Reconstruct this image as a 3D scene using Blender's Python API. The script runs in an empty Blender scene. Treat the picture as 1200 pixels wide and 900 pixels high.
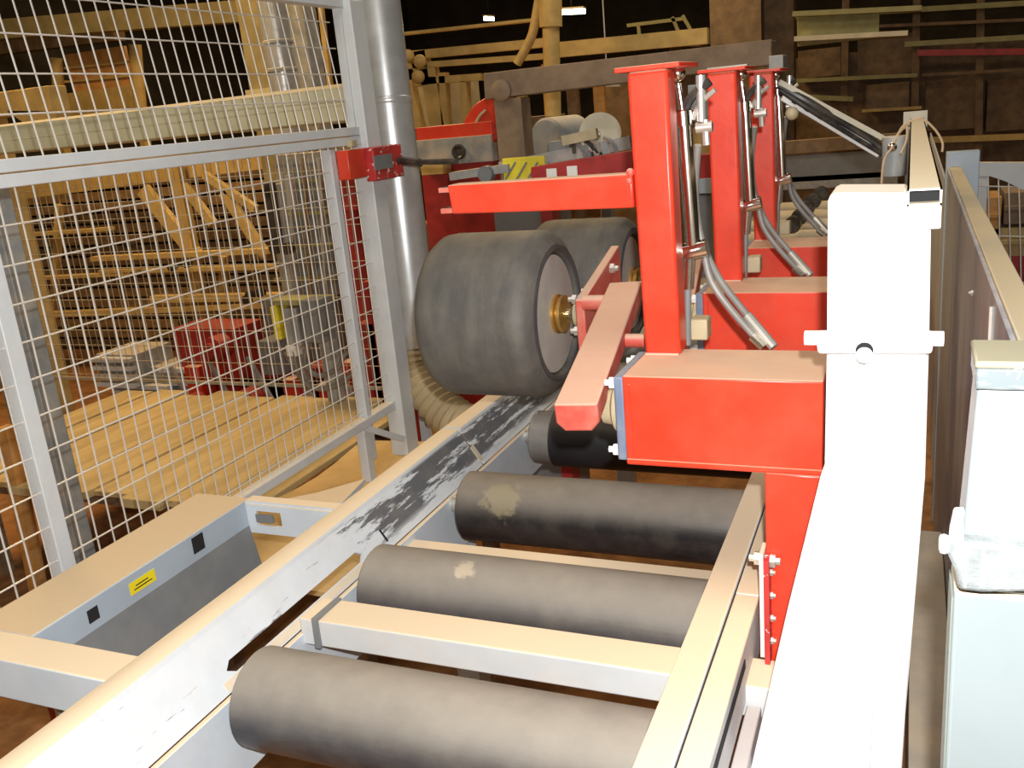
import bpy, bmesh, math, random
from mathutils import Vector, Matrix
random.seed(7)
SC = bpy.context.scene
COL = SC.collection

# ------------------------------------------------------------------ camera
Q = (-0.41771164, 0.28306881, -0.09366034); FPX = 1084.40856
def cam_axes():
    a, b, c = Q
    ca, sa, cb, sb, cc, sc = math.cos(a), math.sin(a), math.cos(b), math.sin(b), math.cos(c), math.sin(c)
    f = Vector((sa*cb, ca*cb, -sb)); r = Vector((ca, -sa, 0)); u = r.cross(f)
    return cc*r + sc*u, -sc*r + cc*u, f
CR, CU, CF = cam_axes(); CAM = Vector((0, 0, 1.7))
cd = bpy.data.cameras.new('camera'); co = bpy.data.objects.new('camera', cd); COL.objects.link(co)
co.matrix_world = Matrix(((CR.x, CU.x, -CF.x, CAM.x), (CR.y, CU.y, -CF.y, CAM.y), (CR.z, CU.z, -CF.z, CAM.z), (0, 0, 0, 1)))
cd.sensor_width = 36; cd.lens = 36*FPX/1200; cd.clip_start = 0.02; cd.clip_end = 100
SC.camera = co
# a pixel of the 1200x900 photograph turned into the point where its ray meets the plane X, Y or Z = v
def P(px, py, ax, v):
    d = CF*FPX + CR*(px-600) - CU*(py-450); k = 'XYZ'.index(ax)
    return CAM + d*((v-CAM[k])/d[k])

# ------------------------------------------------------------------ light
w = bpy.data.worlds.new('world'); SC.world = w; w.use_nodes = True
bg = w.node_tree.nodes['Background']; bg.inputs[0].default_value = (1.0, .80, .52, 1); bg.inputs[1].default_value = .14
def lamp(name, kind, loc, power, col, size=.1, target=None, **k):
    l = bpy.data.lights.new(name, kind); l.energy = power; l.color = col
    if kind == 'AREA': l.shape = 'RECTANGLE'; l.size = size; l.size_y = k.get('size_y', size)
    else: l.shadow_soft_size = size
    o = bpy.data.objects.new(name, l); o.location = loc; COL.objects.link(o)
    if target is not None: o.rotation_euler = (Vector(target)-Vector(loc)).to_track_quat('-Z', 'Y').to_euler()
    return o
lamp('camera_flash', 'POINT', CAM + CU*.07 + CR*.02 - CF*.02, 120, (1, .99, .97), .012)
lamp('hall_lamp_light', 'AREA', (-4.6, 3.6, 4.4), 95, (1, .66, .30), 1.2, (-4.2, 4.2, 0))
lamp('hall_lamp_light', 'AREA', (-3.4, 8.6, 4.6), 110, (1, .66, .27), 1.4, (-2.8, 8.0, 0))
lamp('hall_lamp_light', 'AREA', (-.6, 5.6, 4.6), 45, (1, .85, .62), 1.4, (-.6, 5.0, 0))
lamp('hall_lamp_light', 'AREA', (-.2, 12.5, 4.6), 16, (1, .66, .3), 1.6, (.4, 12.8, 0))
lamp('hall_lamp_light', 'AREA', (-.8, .2, 4.6), 45, (1, .93, .82), 2.2, (-.8, 1.4, 0))
SC.view_settings.view_transform = 'Standard'; SC.view_settings.look = 'None'
SC.view_settings.gamma = 1; SC.view_settings.use_curve_mapping = False
SC.view_settings.exposure = .5

# ------------------------------------------------------------------ materials
def nd(t, kind, **kw):
    n = t.nodes.new(kind)
    for k, v in kw.items(): setattr(n, k, v)
    return n
def mathn(t, op, a, b=None, clamp=False):
    n = nd(t, 'ShaderNodeMath', operation=op, use_clamp=clamp)
    for i, v in enumerate((a, b)):
        if v is None: continue
        if isinstance(v, (int, float)): n.inputs[i].default_value = v
        else: t.links.new(v, n.inputs[i])
    return n.outputs[0]
def mixc(t, f, a, b):
    n = nd(t, 'ShaderNodeMix', data_type='RGBA')
    for i, v in ((0, f), (6, a), (7, b)):
        if isinstance(v, (int, float)): n.inputs[i].default_value = v
        elif isinstance(v, tuple): n.inputs[i].default_value = (*v, 1)
        else: t.links.new(v, n.inputs[i])
    return n.outputs[2]
def noise(t, scale, detail=4, stretch=None, rough=.6):
    g = nd(t, 'ShaderNodeNewGeometry'); v = g.outputs['Position']
    if stretch:
        m = nd(t, 'ShaderNodeMapping'); m.inputs['Scale'].default_value = stretch; t.links.new(v, m.inputs[0]); v = m.outputs[0]
    n = nd(t, 'ShaderNodeTexNoise'); n.inputs['Scale'].default_value = scale; n.inputs['Detail'].default_value = detail
    n.inputs['Roughness'].default_value = rough; t.links.new(v, n.inputs['Vector']); return n.outputs['Fac']
def rng(t, v, a, b, c=0., d=1.):
    n = nd(t, 'ShaderNodeMapRange', interpolation_type='SMOOTHSTEP'); t.links.new(v, n.inputs[0])
    for i, x in enumerate((a, b, c, d)): n.inputs[i+1].default_value = x
    return n.outputs[0]
DUST = (.74, .60, .42)
def mat(name, col, rough=.5, metal=0, dust=0., dustc=DUST, dust_lo=.45, dust_hi=.85, var=.12, vscale=9, stretch=None,
        film=0., scuff=None, chips=None, bump=.0, spec=.5, bscale=60, yscuff=False, patches=()):
    """colour with tone variation, settled dust on the upper sides, a thin overall film of dust, scuffs and chips"""
    m = bpy.data.materials.new(name); m.use_nodes = True; t = m.node_tree; b = t.nodes['Principled BSDF']
    c = mixc(t, rng(t, noise(t, vscale, 5, stretch), .3, .7), tuple(x*(1-var) for x in col), tuple(min(1, x*(1+var)) for x in col))
    r = rough
    if scuff:   # (colour, scale, stretch, low, high)
        sc, ss, st, lo, hi = scuff
        f = rng(t, noise(t, ss, 6, st, .7), lo, hi); c = mixc(t, f, c, sc)
    if yscuff:  # black rubbing marks that grow heavier along the rail (wear, fixed to the metal)
        g = nd(t, 'ShaderNodeNewGeometry'); sp_ = nd(t, 'ShaderNodeSeparateXYZ'); t.links.new(g.outputs['Position'], sp_.inputs[0])
        n1 = noise(t, 13, 7, (1.6, .30, 3.0), .72)
        grow = rng(t, sp_.outputs['Y'], 1.1, 2.15, -.055, .125)
        f = rng(t, mathn(t, 'ADD', n1, grow), .545, .60)
        band = mathn(t, 'MULTIPLY', rng(t, sp_.outputs['Z'], .805, .825), rng(t, sp_.outputs['Z'], .8935, .885))
        c = mixc(t, mathn(t, 'MULTIPLY', mathn(t, 'MULTIPLY', f, band), .88), c, BLK)
    if chips:
        sc, ss, lo, hi = chips
        f = rng(t, noise(t, ss, 3), lo, hi); c = mixc(t, f, c, sc)
    if film: c = mixc(t, mathn(t, 'MULTIPLY', rng(t, noise(t, 14, 5), .35, .75), film), c, dustc)
    if dust:
        g = nd(t, 'ShaderNodeNewGeometry'); s = nd(t, 'ShaderNodeSeparateXYZ'); t.links.new(g.outputs['Normal'], s.inputs[0])
        up = rng(t, s.outputs['Z'], dust_lo, dust_hi)
        f = mathn(t, 'MULTIPLY', up, mathn(t, 'ADD', mathn(t, 'MULTIPLY', noise(t, 22, 6), .35), dust-.17), True)
        c = mixc(t, f, c, dustc)
        rr = nd(t, 'ShaderNodeMapRange'); t.links.new(f, rr.inputs[0]); rr.inputs[3].default_value = rough; rr.inputs[4].default_value = .9
        t.links.new(rr.outputs[0], b.inputs['Roughness'])
        if metal:
            rm = nd(t, 'ShaderNodeMapRange'); t.links.new(f, rm.inputs[0]); rm.inputs[3].default_value = metal; rm.inputs[4].default_value = 0
            t.links.new(rm.outputs[0], b.inputs['Metallic'])
    else: b.inputs['Roughness'].default_value = rough
    if not (dust and metal): b.inputs['Metallic'].default_value = metal
    b.inputs['Specular IOR Level'].default_value = spec
    for (pt_, rad, pc, am) in patches:      # caked dust splashes with a place of their own
        g = nd(t, 'ShaderNodeNewGeometry'); vm = nd(t, 'ShaderNodeVectorMath', operation='DISTANCE'); t.links.new(g.outputs['Position'], vm.inputs[0]); vm.inputs[1].default_value = pt_
        dd = mathn(t, 'ADD', vm.outputs['Value'], mathn(t, 'MULTIPLY', mathn(t, 'SUBTRACT', noise(t, 40, 3), .5), rad*1.6))
        c = mixc(t, mathn(t, 'MULTIPLY', rng(t, dd, rad, rad*.6), am), c, pc)
    if bump:
        bn = nd(t, 'ShaderNodeBump'); bn.inputs['Strength'].default_value = bump; bn.inputs['Distance'].default_value = .004
        t.links.new(noise(t, bscale, 5, stretch), bn.inputs['Height']); t.links.new(bn.outputs[0], b.inputs['Normal'])
    t.links.new(c, b.inputs['Base Color'])
    return m
def emit(name, col, s):
    m = bpy.data.materials.new(name); m.use_nodes = True; b = m.node_tree.nodes['Principled BSDF']
    b.inputs['Base Color'].default_value = (*col, 1); b.inputs['Emission Color'].default_value = (*col, 1); b.inputs['Emission Strength'].default_value = s
    return m
BLK = (.035, .038, .05)
RP2 = P(548, 673, 'Z', .845); RP3 = P(585, 582, 'Z', .845)    # caked spots on the second and third roller
M = dict(
    frame=mat('pale_blue_paint', (.56, .63, .70), .45, dust=1.0, film=.10, var=.05, bump=.1),
    rail=mat('scuffed_pale_paint', (.60, .64, .68), .5, dust=1.0, dust_lo=.72, dust_hi=.93, film=.10, var=.05, bump=.15, yscuff=True),
    sill=mat('dusty_slot_sill', (.66, .56, .42), .8, var=.08, bump=.2),
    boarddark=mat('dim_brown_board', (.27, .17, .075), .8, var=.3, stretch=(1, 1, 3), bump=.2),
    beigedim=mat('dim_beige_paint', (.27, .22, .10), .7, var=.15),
    scuffed=mat('tyre_blackened_paint', (.42, .45, .50), .5, dust=.55, var=.1, scuff=(BLK, 9, (1.5, .3, 4.5), .44, .55)),
    beam=mat('dusty_cream_beam', (.58, .60, .62), .5, dust=1.02, film=.25, var=.04, bump=.1),
    plate=mat('dusty_table_plate', (.50, .53, .56), .6, dust=1.0, dustc=(.60, .46, .29), film=.2, bump=.15),
    bluegrey=mat('blue_grey_paint', (.36, .43, .50), .45, var=.05),
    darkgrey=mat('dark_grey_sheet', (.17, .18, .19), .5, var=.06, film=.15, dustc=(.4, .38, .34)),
    roller=mat('worn_steel_roller', (.055, .055, .062), .36, metal=.3, dust=.70, dustc=(.35, .31, .255), dust_lo=-.1, dust_hi=.95, film=.16,
               var=.25, vscale=7, stretch=(.4, 3, 3), chips=((.42, .36, .29), 13, .735, .77), bump=.12),
    rollerspot=mat('worn_steel_roller_with_patch', (.055, .055, .062), .36, metal=.3, dust=.70, dustc=(.35, .31, .255), dust_lo=-.1, dust_hi=.95, film=.16,
               var=.25, vscale=7, stretch=(.4, 3, 3), bump=.12, patches=((tuple(RP2), .028, (.52, .44, .33), .8),)),
    collar=mat('bright_end_collar', (.30, .29, .28), .35, metal=.4, film=.3),
    rollermid=mat('worn_dark_roller', (.030, .029, .032), .34, metal=.25, dust=.62, dustc=(.36, .31, .25), dust_lo=.05, dust_hi=.95, film=.12,
               var=.3, vscale=6, stretch=(.4, 3, 3), bump=.12, patches=((tuple(RP3), .060, (.36, .31, .19), .6),)),
    rollerdark=mat('dark_roller_rubber', (.022, .022, .025), .38, dust=.30, dustc=(.30, .27, .22), dust_lo=.2, dust_hi=1.0, var=.2, bump=.1),
    rollerfar=mat('dusty_far_roller', (.20, .19, .18), .5, dust=.85, dustc=(.50, .44, .34), dust_lo=.1, dust_hi=.8),
    rubber=mat('grey_tyre_rubber', (.082, .078, .072), .62, film=.35, dustc=(.20, .175, .14), var=.18, vscale=5, stretch=(6, 1, 1), bump=.25, bscale=40),
    sidewall=mat('sidewall_rubber', (.055, .055, .058), .45, film=.2, dustc=(.16, .15, .13), var=.15),
    hub=mat('dusty_grey_hub', (.42, .40, .37), .6, film=.5, dustc=(.50, .47, .40), var=.1),
    brass=mat('brass_collar', (.75, .50, .16), .3, metal=.9),
    lilac=mat('greyish_paint', (.46, .43, .44), .6, dust=.5, dustc=(.55, .50, .45), film=.2),
    chrome=mat('chrome_steel', (.78, .77, .72), .16, metal=1., film=.1),
    zinc=mat('zinc_bolt', (.62, .60, .55), .35, metal=.7),
    galv=mat('galvanised_duct', (.60, .62, .63), .30, metal=.55, var=.08, vscale=14),
    red=mat('red_enamel', (.62, .040, .016), .32, dust=.95, dustc=(.60, .40, .27), dust_lo=.5, dust_hi=.9, film=.05, var=.1, bump=.08),
    reddusty=mat('dusty_red_lever', (.50, .07, .05), .5, dust=.98, dustc=(.58, .37, .27), dust_lo=.2, dust_hi=.8, film=.35, var=.1, bump=.1),
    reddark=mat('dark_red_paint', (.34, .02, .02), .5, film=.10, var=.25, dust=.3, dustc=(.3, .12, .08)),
    bluemach=mat('blue_flange_paint', (.12, .165, .26), .5, film=.3, dustc=(.45, .42, .36)),
    tanbear=mat('tan_bearing_cast', (.42, .36, .22), .5, film=.3),
    white=mat('white_gloss_paint', (.92, .92, .93), .35, film=.04, var=.02, dust=.5),
    ivory=mat('ivory_tube', (.80, .78, .68), .4, dust=.9, dustc=(.70, .60, .42), var=.04),
    panel=mat('dark_grey_board', (.42, .44, .50), .42, film=.12, dustc=(.30, .29, .27), var=.2, vscale=6, stretch=(1, 3, .4), bump=.1),
    raildust=mat('dusty_tan_rail', (.50, .47, .38), .6, dust=.95, dustc=(.56, .48, .33), film=.3),
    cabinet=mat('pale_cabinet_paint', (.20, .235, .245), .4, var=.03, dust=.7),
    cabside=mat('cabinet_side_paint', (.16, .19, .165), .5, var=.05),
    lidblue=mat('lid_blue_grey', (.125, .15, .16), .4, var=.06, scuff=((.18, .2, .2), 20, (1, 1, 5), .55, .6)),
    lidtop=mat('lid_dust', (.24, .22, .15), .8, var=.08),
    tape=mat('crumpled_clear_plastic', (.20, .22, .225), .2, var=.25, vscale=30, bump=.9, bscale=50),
    fence=mat('grey_fence_paint', (.62, .66, .69), .45, dust=.35, film=.08, var=.05),
    meshtan=mat('tan_wire', (.50, .42, .28), .5, var=.1),
    wire=mat('pale_wire', (.72, .69, .64), .4, metal=.2, var=.05),
    tray=mat('beige_cover_sheet', (.44, .40, .24), .5, var=.08, film=.15, dust=.4),
    hose=mat('tan_ribbed_hose', (.42, .33, .19), .6, var=.1),
    black=mat('black_rubber', (.015, .015, .017), .4, film=.1),
    hosegrey=mat('grey_hose_sheath', (.17, .16, .15), .45, film=.3, dustc=(.4, .36, .3)),
    hole=mat('dark_recess', (.01, .01, .012), .9),
    ply=mat('sawdusted_plywood', (.55, .37, .15), .8, var=.15, vscale=5, film=.4, dustc=(.65, .46, .22), bump=.2),
    plank=mat('tan_plank', (.50, .37, .17), .75, var=.16, vscale=5, stretch=(4, .6, 1), bump=.1),
    brown=mat('rusty_brown_steel', (.20, .135, .08), .7, var=.25, film=.2, dustc=(.32, .22, .14), dust=.5, bump=.2),
    yellow=mat('ochre_yellow_paint', (.50, .35, .12), .6, var=.15, dust=.4, dustc=(.7, .5, .22)),
    cautiony=mat('bright_yellow_paint', (.70, .60, .04), .5, var=.2),
    beige=mat('beige_column_paint', (.50, .43, .26), .6, var=.1),
    pale=mat('pale_disc', (.60, .56, .42), .6, film=.3),
    midgrey=mat('mid_grey_machine', (.25, .27, .28), .5, film=.3, var=.15, dust=.5),
    orange=mat('orange_wood', (.55, .26, .06), .7, var=.2, film=.2),
    label=mat('white_label', (.75, .75, .72), .5),
    sticker=mat('yellow_sticker', (.80, .66, .02), .5, var=.03),
    floor=mat('sawdust_brown_floor', (.24, .10, .03), .85, var=.4, vscale=3, film=.5, dustc=(.44, .22, .07), bump=.4),
    wall=mat('dark_hall_wall', (.045, .038, .025), .9, var=.4, vscale=2),
    rust=mat('worn_red_plate', (.45, .03, .03), .5, chips=((.75, .7, .68), 60, .6, .66), var=.2),
    glow=emit('lamp_glow', (1, .97, .75), 9),
    cable=mat('tan_cable', (.50, .36, .22), .5),
    rack=mat('rack_brown_paint', (.16, .10, .05), .7, var=.3),
    racklight=mat('rack_olive_paint', (.30, .28, .12), .6, var=.15),
)

# ------------------------------------------------------------------ mesh helpers
class MB:
    def __init__(s): s.b = bmesh.new()
    def poly8(s, c):
        v = [s.b.verts.new(x) for x in c]
        for f in ((0, 3, 2, 1), (4, 5, 6, 7), (0, 1, 5, 4), (1, 2, 6, 5), (2, 3, 7, 6), (3, 0, 4, 7)): s.b.faces.new([v[i] for i in f])
        return s
    def box(s, x0, x1, y0, y1, z0, z1):
        return s.poly8([(x0, y0, z0), (x1, y0, z0), (x1, y1, z0), (x0, y1, z0), (x0, y0, z1), (x1, y0, z1), (x1, y1, z1), (x0, y1, z1)])
    def bar(s, a, b, wd, ht, up=(0, 0, 1)):
        a, b = Vector(a), Vector(b); d = (b-a).normalized(); sd = d.cross(Vector(up)).normalized(); u = sd.cross(d)
        q = [(-1, -1), (1, -1), (1, 1), (-1, 1)]
        return s.poly8([a+sd*(wd/2*i)+u*(ht/2*j) for i, j in q]+[b+sd*(wd/2*i)+u*(ht/2*j) for i, j in q])
    def prism(s, pts, axis, v0, v1):   # pts: 2D outline in the other two axes (cyclic order X,Y,Z without axis)
        def mk(p, v): return {'X': (v, p[0], p[1]), 'Y': (p[0], v, p[1]), 'Z': (p[0], p[1], v)}[axis]
        A = [s.b.verts.new(mk(p, v0)) for p in pts]; B = [s.b.verts.new(mk(p, v1)) for p in pts]; n = len(pts)
        s.b.faces.new(A); s.b.faces.new(B[::-1])
        for i in range(n): s.b.faces.new([A[i], B[i], B[(i+1) % n], A[(i+1) % n]])
        return s
    def lathe(s, a, d, prof, seg=32, caps=True):   # prof: (distance along axis, radius)
        a, d = Vector(a), Vector(d).normalized(); u = d.orthogonal().normalized(); v = d.cross(u); rings = []
        for t, r in prof:
            rings.append([s.b.verts.new(a+d*t+u*(r*math.cos(2*math.pi*i/seg))+v*(r*math.sin(2*math.pi*i/seg))) for i in range(seg)])
        for R0, R1 in zip(rings, rings[1:]):
            for i in range(seg): s.b.faces.new([R0[i], R0[(i+1) % seg], R1[(i+1) % seg], R1[i]])
        if caps: s.b.faces.new(rings[0][::-1]); s.b.faces.new(rings[-1])
        return s
    def cyl(s, a, b, r, seg=20, r2=None):
        a, b = Vector(a), Vector(b); return s.lathe(a, b-a, [(0, r), ((b-a).length, r if r2 is None else r2)], seg)
    def tube(s, pts, r, seg=8, smooth=6):
        P_ = [Vector(p) for p in pts]
        if len(P_) > 2 and smooth:
            out = []
            for i in range(len(P_)-1):
                p0, p1, p2, p3 = P_[max(i-1, 0)], P_[i], P_[i+1], P_[min(i+2, len(P_)-1)]
                for k in range(smooth):
                    t = k/smooth; out.append(.5*((2*p1)+(-p0+p2)*t+(2*p0-5*p1+4*p2-p3)*t*t+(-p0+3*p1-3*p2+p3)*t**3))
            P_ = out+[P_[-1]]
        rings = []; u = None
        for i, p in enumerate(P_):
            d = (P_[min(i+1, len(P_)-1)]-P_[max(i-1, 0)]).normalized()
            u = d.orthogonal().normalized() if u is None else (u-d*u.dot(d)).normalized()
            v = d.cross(u); rr = r(i/(len(P_)-1)) if callable(r) else r
            rings.append([s.b.verts.new(p+u*(rr*math.cos(2*math.pi*k/seg))+v*(rr*math.sin(2*math.pi*k/seg))) for k in range(seg)])
        for R0, R1 in zip(rings, rings[1:]):
            for i in range(seg): s.b.faces.new([R0[i], R0[(i+1) % seg], R1[(i+1) % seg], R1[i]])
        s.b.faces.new(rings[0][::-1]); s.b.faces.new(rings[-1]); return s
    def ball(s, c, r, seg=14):
        bmesh.ops.create_uvsphere(s.b, u_segments=seg, v_segments=seg//2+1, radius=r, matrix=Matrix.Translation(Vector(c))); return s
    def build(s, name, m, parent=None, bevel=0, kind=None, label=None):
        bmesh.ops.recalc_face_normals(s.b, faces=s.b.faces)
        me = bpy.data.meshes.new(name); s.b.to_mesh(me); s.b.free()
        off = origin(parent) if parent else Vector((0, 0, 0))
        loc = Vector((0, 0, 0))
        if parent is None:     # origin of a loose thing at the middle of its base
            xs = [v.co for v in me.vertices]; lo = [min(c[i] for c in xs) for i in range(3)]; hi = [max(c[i] for c in xs) for i in range(3)]
            off = Vector(((lo[0]+hi[0])/2, (lo[1]+hi[1])/2, lo[2])); loc = off
        me.transform(Matrix.Translation(-off))
        me.polygons.foreach_set('use_smooth', [True]*len(me.polygons)); me.set_sharp_from_angle(angle=math.radians(35))
        me.materials.append(m if not isinstance(m, str) else M[m])
        o = bpy.data.objects.new(name, me); o.location = loc; COL.objects.link(o)
        if parent: o.parent = parent
        if bevel:
            md = o.modifiers.new('bevel', 'BEVEL'); md.width = bevel; md.segments = 2; md.limit_method = 'ANGLE'; md.angle_limit = math.radians(50); md.harden_normals = False
        if kind: o['kind'] = kind
        if label: o['label'] = label
        return o
def origin(o):
    v = Vector(o.location)
    while o.parent: o = o.parent; v += Vector(o.location)
    return v
def thing(name, label, cat, loc, group=None):
    o = bpy.data.objects.new(name, None); o.empty_display_size = .1; o.location = loc; COL.objects.link(o)
    return tag(o, label, cat, group)
def tag(o, label, cat, group=None, kind=None):
    o['label'] = label; o['category'] = cat
    if group: o['group'] = group
    if kind: o['kind'] = kind
    return o
def copy_tree(o, parent=None):
    c = o.copy(); COL.objects.link(c); c.parent = parent
    for ch in list(o.children): copy_tree(ch, c)
    return c
def B(*a): return MB().box(*a)
def bolt(parent, c, d, r=.009, h=.008, m='zinc', name='bolt'):
    d = Vector(d).normalized(); return MB().lathe(c, d, [(0, r), (h, r), (h, r*.55), (h*1.9, r*.55)], 6).build(name, m, parent)
def struct(name, mb, m, **k):
    o = mb.build(name, m, **k); o['kind'] = 'structure'; return o

# ------------------------------------------------------------------ the hall
struct('floor', B(-9, 5, -1.5, 17, -.1, 0), 'floor')
struct('wall_left', B(-9.1, -9, -1.5, 17, 0, 6), 'wall')
struct('wall_back', B(-9, 5, 17, 17.1, 0, 6), 'wall')
struct('wall_right', B(5, 5.1, -1.5, 17, 0, 6), 'wall')
struct('ceiling', B(-9.1, 5.1, -1.5, 17.1, 6, 6.1), 'wall')

# ------------------------------------------------------------------ roller conveyor frame
YN, YF = .25, 7.9
fr = thing('roller_conveyor', 'pale blue steel roller conveyor frame with dusty rails and crossbeams', 'conveyor', (-.7, 1.5, 0))
# left side rail: top flange, sloping web with a long slot, lower face
XO, XW, XL = -1.16, -1.10, -1.03
WT, WB = (XW, .888), (-1.040, .800)          # top and bottom of the sloping web (X, Z)
def wpt(t, out=0.): return (WT[0]+(WB[0]-WT[0])*t-.82*out, WT[1]+(WB[1]-WT[1])*t-.56*out)
def web(mb, y0, y1, t0, t1): mb.prism([wpt(t0), wpt(t1), wpt(t1, .006), wpt(t0, .006)], 'Y', y0, y1)
def flange(mb, y0, y1): mb.prism([wpt(0), (XW-.004, .897), (XW-.014, .9), (XO+.01, .9), (XO, .893), (XO, .85), (XO+.005, .85), (XO+.005, .89), (XW-.012, .892), wpt(0, .006)], 'Y', y0, y1)
S0, S1, TS0, TS1 = 1.065, 1.515, .58, .80
rp = MB(); flange(rp, YN, 2.10); web(rp, YN, S0, 0, 1); web(rp, S0, S1, 0, TS0); web(rp, S0, S1, TS1, 1); web(rp, S1, 2.10, 0, 1)
for y0, sg in ((S0, 1), (S1, -1)):       # rounded slot corners
    for ta, tb_ in ((TS0, TS0+.12), (TS1, TS1-.12)):
        a3, b3 = wpt(ta), wpt(tb_); a4, b4 = wpt(ta, .006), wpt(tb_, .006)
        v = [rp.b.verts.new(q) for q in ((a3[0], y0, a3[1]), (b3[0], y0, b3[1]), (a3[0], y0+sg*.018, a3[1]), (a4[0], y0, a4[1]), (b4[0], y0, b4[1]), (a4[0], y0+sg*.018, a4[1]))]
        for f in ((0, 1, 2), (3, 5, 4), (0, 3, 4, 1), (1, 4, 5, 2), (2, 5, 3, 0)): rp.b.faces.new([v[i] for i in f])
rp.build('side_rail', 'rail', fr)
rp = MB(); flange(rp, 2.112, YF); web(rp, 2.112, YF, 0, 1); rp.build('side_rail', 'rail', fr, label='far rail length blackened by rubbing')
# dusty sill of the slot
sl = MB().prism([wpt(TS1+.02, -.0015), wpt(.97, -.0015), wpt(.97, .002), wpt(TS1+.02, .002)], 'Y', S0-.02, 1.56).build('slot_sill', 'sill', fr)
MB().prism([(-1.041, .797), (XL, .797), (XL, .645), (XL-.05, .645), (XL-.05, .652), (XL-.008, .652), (XL-.008, .789), (-1.041, .789)], 'Y', YN, YF).build('lower_channel', 'frame', fr, .002)
jm = MB(); jm.prism([wpt(.45, -.002), wpt(.9, -.002), wpt(.9, .003), wpt(.45, .003)], 'Y', 2.098, 2.118); jm.build('joint_plate', 'raildust', fr)
jm = MB(); jm.prism([wpt(.55, -.001), wpt(.85, -.001), wpt(.85, .002), wpt(.55, .002)], 'Y', 1.60, 1.606); jm.build('weld_mark', 'hole', fr)
# right side beams
B(-.302, -.2525, YN, YF, .78, .90).build('side_beam', 'beam', fr, .003)
B(-.2495, -.210, YN, 1.40, .80, .898).build('side_beam', 'beam', fr, .002)
B(-.2495, -.210, 1.403, 3.6, .80, .898).build('side_beam', 'beam', fr, .002)
B(-.2525, -.2495, YN, 3.6, .80, .893).build('shade_line', 'hole', fr)  # black strip painted in as the shade of the gap between the beams
B(-.2102, -.2085, YN, 1.24, .865, .880).build('shade_line', 'hole', fr)  # thin black line painted in as shade along the beam's outer side
B(-.208, -.186, YN, 1.24, .74, .80).build('lower_angle', 'lilac', fr, .002)
# crossbeams
for i, yc in enumerate((1.285, 1.648, 2.14, 2.62, 3.3, 4.3, 5.3, 6.3)):
    zc = .83 if i == 0 else .78 if i == 1 else .70
    cb = B(XL-.004, -.02 if not i else -.2, yc-.04, yc+.04, zc-.055, zc).build('crossbeam', 'beam', fr, .003)
cl = MB().prism([(1.240, .836), (1.238, .775), (1.245, .775), (1.245, .830), (1.325, .830), (1.325, .834)], 'X', XL+.028, XL+.04).build('clamp_strap', 'darkgrey', fr)
for yy in (.4, 2.0, 3.6, 5.2, 6.8):
    for xx in (-1.14, -.30):
        B(xx, xx+.07, yy, yy+.07, 0, .81 if xx < -1 else .78).build('leg', 'frame', fr, .003)
# side table bolted to the left rail
B(-1.585, -1.43, 1.0, 1.62, .872, .88).build('table_plate', 'plate', fr, .001)
tp = MB().box(-1.433, -1.427, 1.0, 1.60, .815, .879); tp.build('table_lip', 'bluegrey', fr, .001)
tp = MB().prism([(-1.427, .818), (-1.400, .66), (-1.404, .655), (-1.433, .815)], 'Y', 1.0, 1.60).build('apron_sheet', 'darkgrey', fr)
for a, b in ((1.43, .018), (1.13, .013)):
    B(-1.429, -1.4262, a-b, a+b, .835, .835+2.1*b).build('cutout', 'hole', fr)
st = B(-1.4272, -1.4258, 1.225, 1.295, .836, .862).build('sticker', 'sticker', fr)
B(-1.4259, -1.4255, 1.235, 1.285, .843, .8455).build('sticker_print', 'hole', st); B(-1.4259, -1.4255, 1.24, 1.275, .850, .8525).build('sticker_print', 'hole', st)
B(-1.585, -1.578, 1.0, 1.62, .80, .872).build('table_skirt', 'plate', fr)
B(-1.60, XO+.002, .925, 1.0, .80, .88).build('table_crossbeam', 'frame', fr, .003)
# far bracket: channel with slot
bk = MB().box(-1.43, XO+.002, 1.605, 1.635, .872, .88).box(-1.43, -1.40, 1.60, 1.606, .80, .873).box(-1.40, XO, 1.60, 1.606, .80, .822).box(-1.33, XO, 1.60, 1.606, .822, .873).box(-1.40, -1.33, 1.60, 1.606, .858, .873)
bk.build('table_bracket', 'frame', fr)
MB().bar((-1.40, 1.598, .84), (-1.35, 1.598, .842), .004, .02).build('slot_insert', 'darkgrey', fr)
MB().prism([tuple(P(a, b, 'Z', .866))[:2] for a, b in ((318, 588), (372, 577), (428, 561), (402, 588), (372, 593))], 'Z', .855, .866).build('gusset_plate', 'plate', fr)
B(-1.80, -1.585, .93, 1.0, .81, .875).build('table_crossbeam', 'frame', fr, .003)

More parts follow.
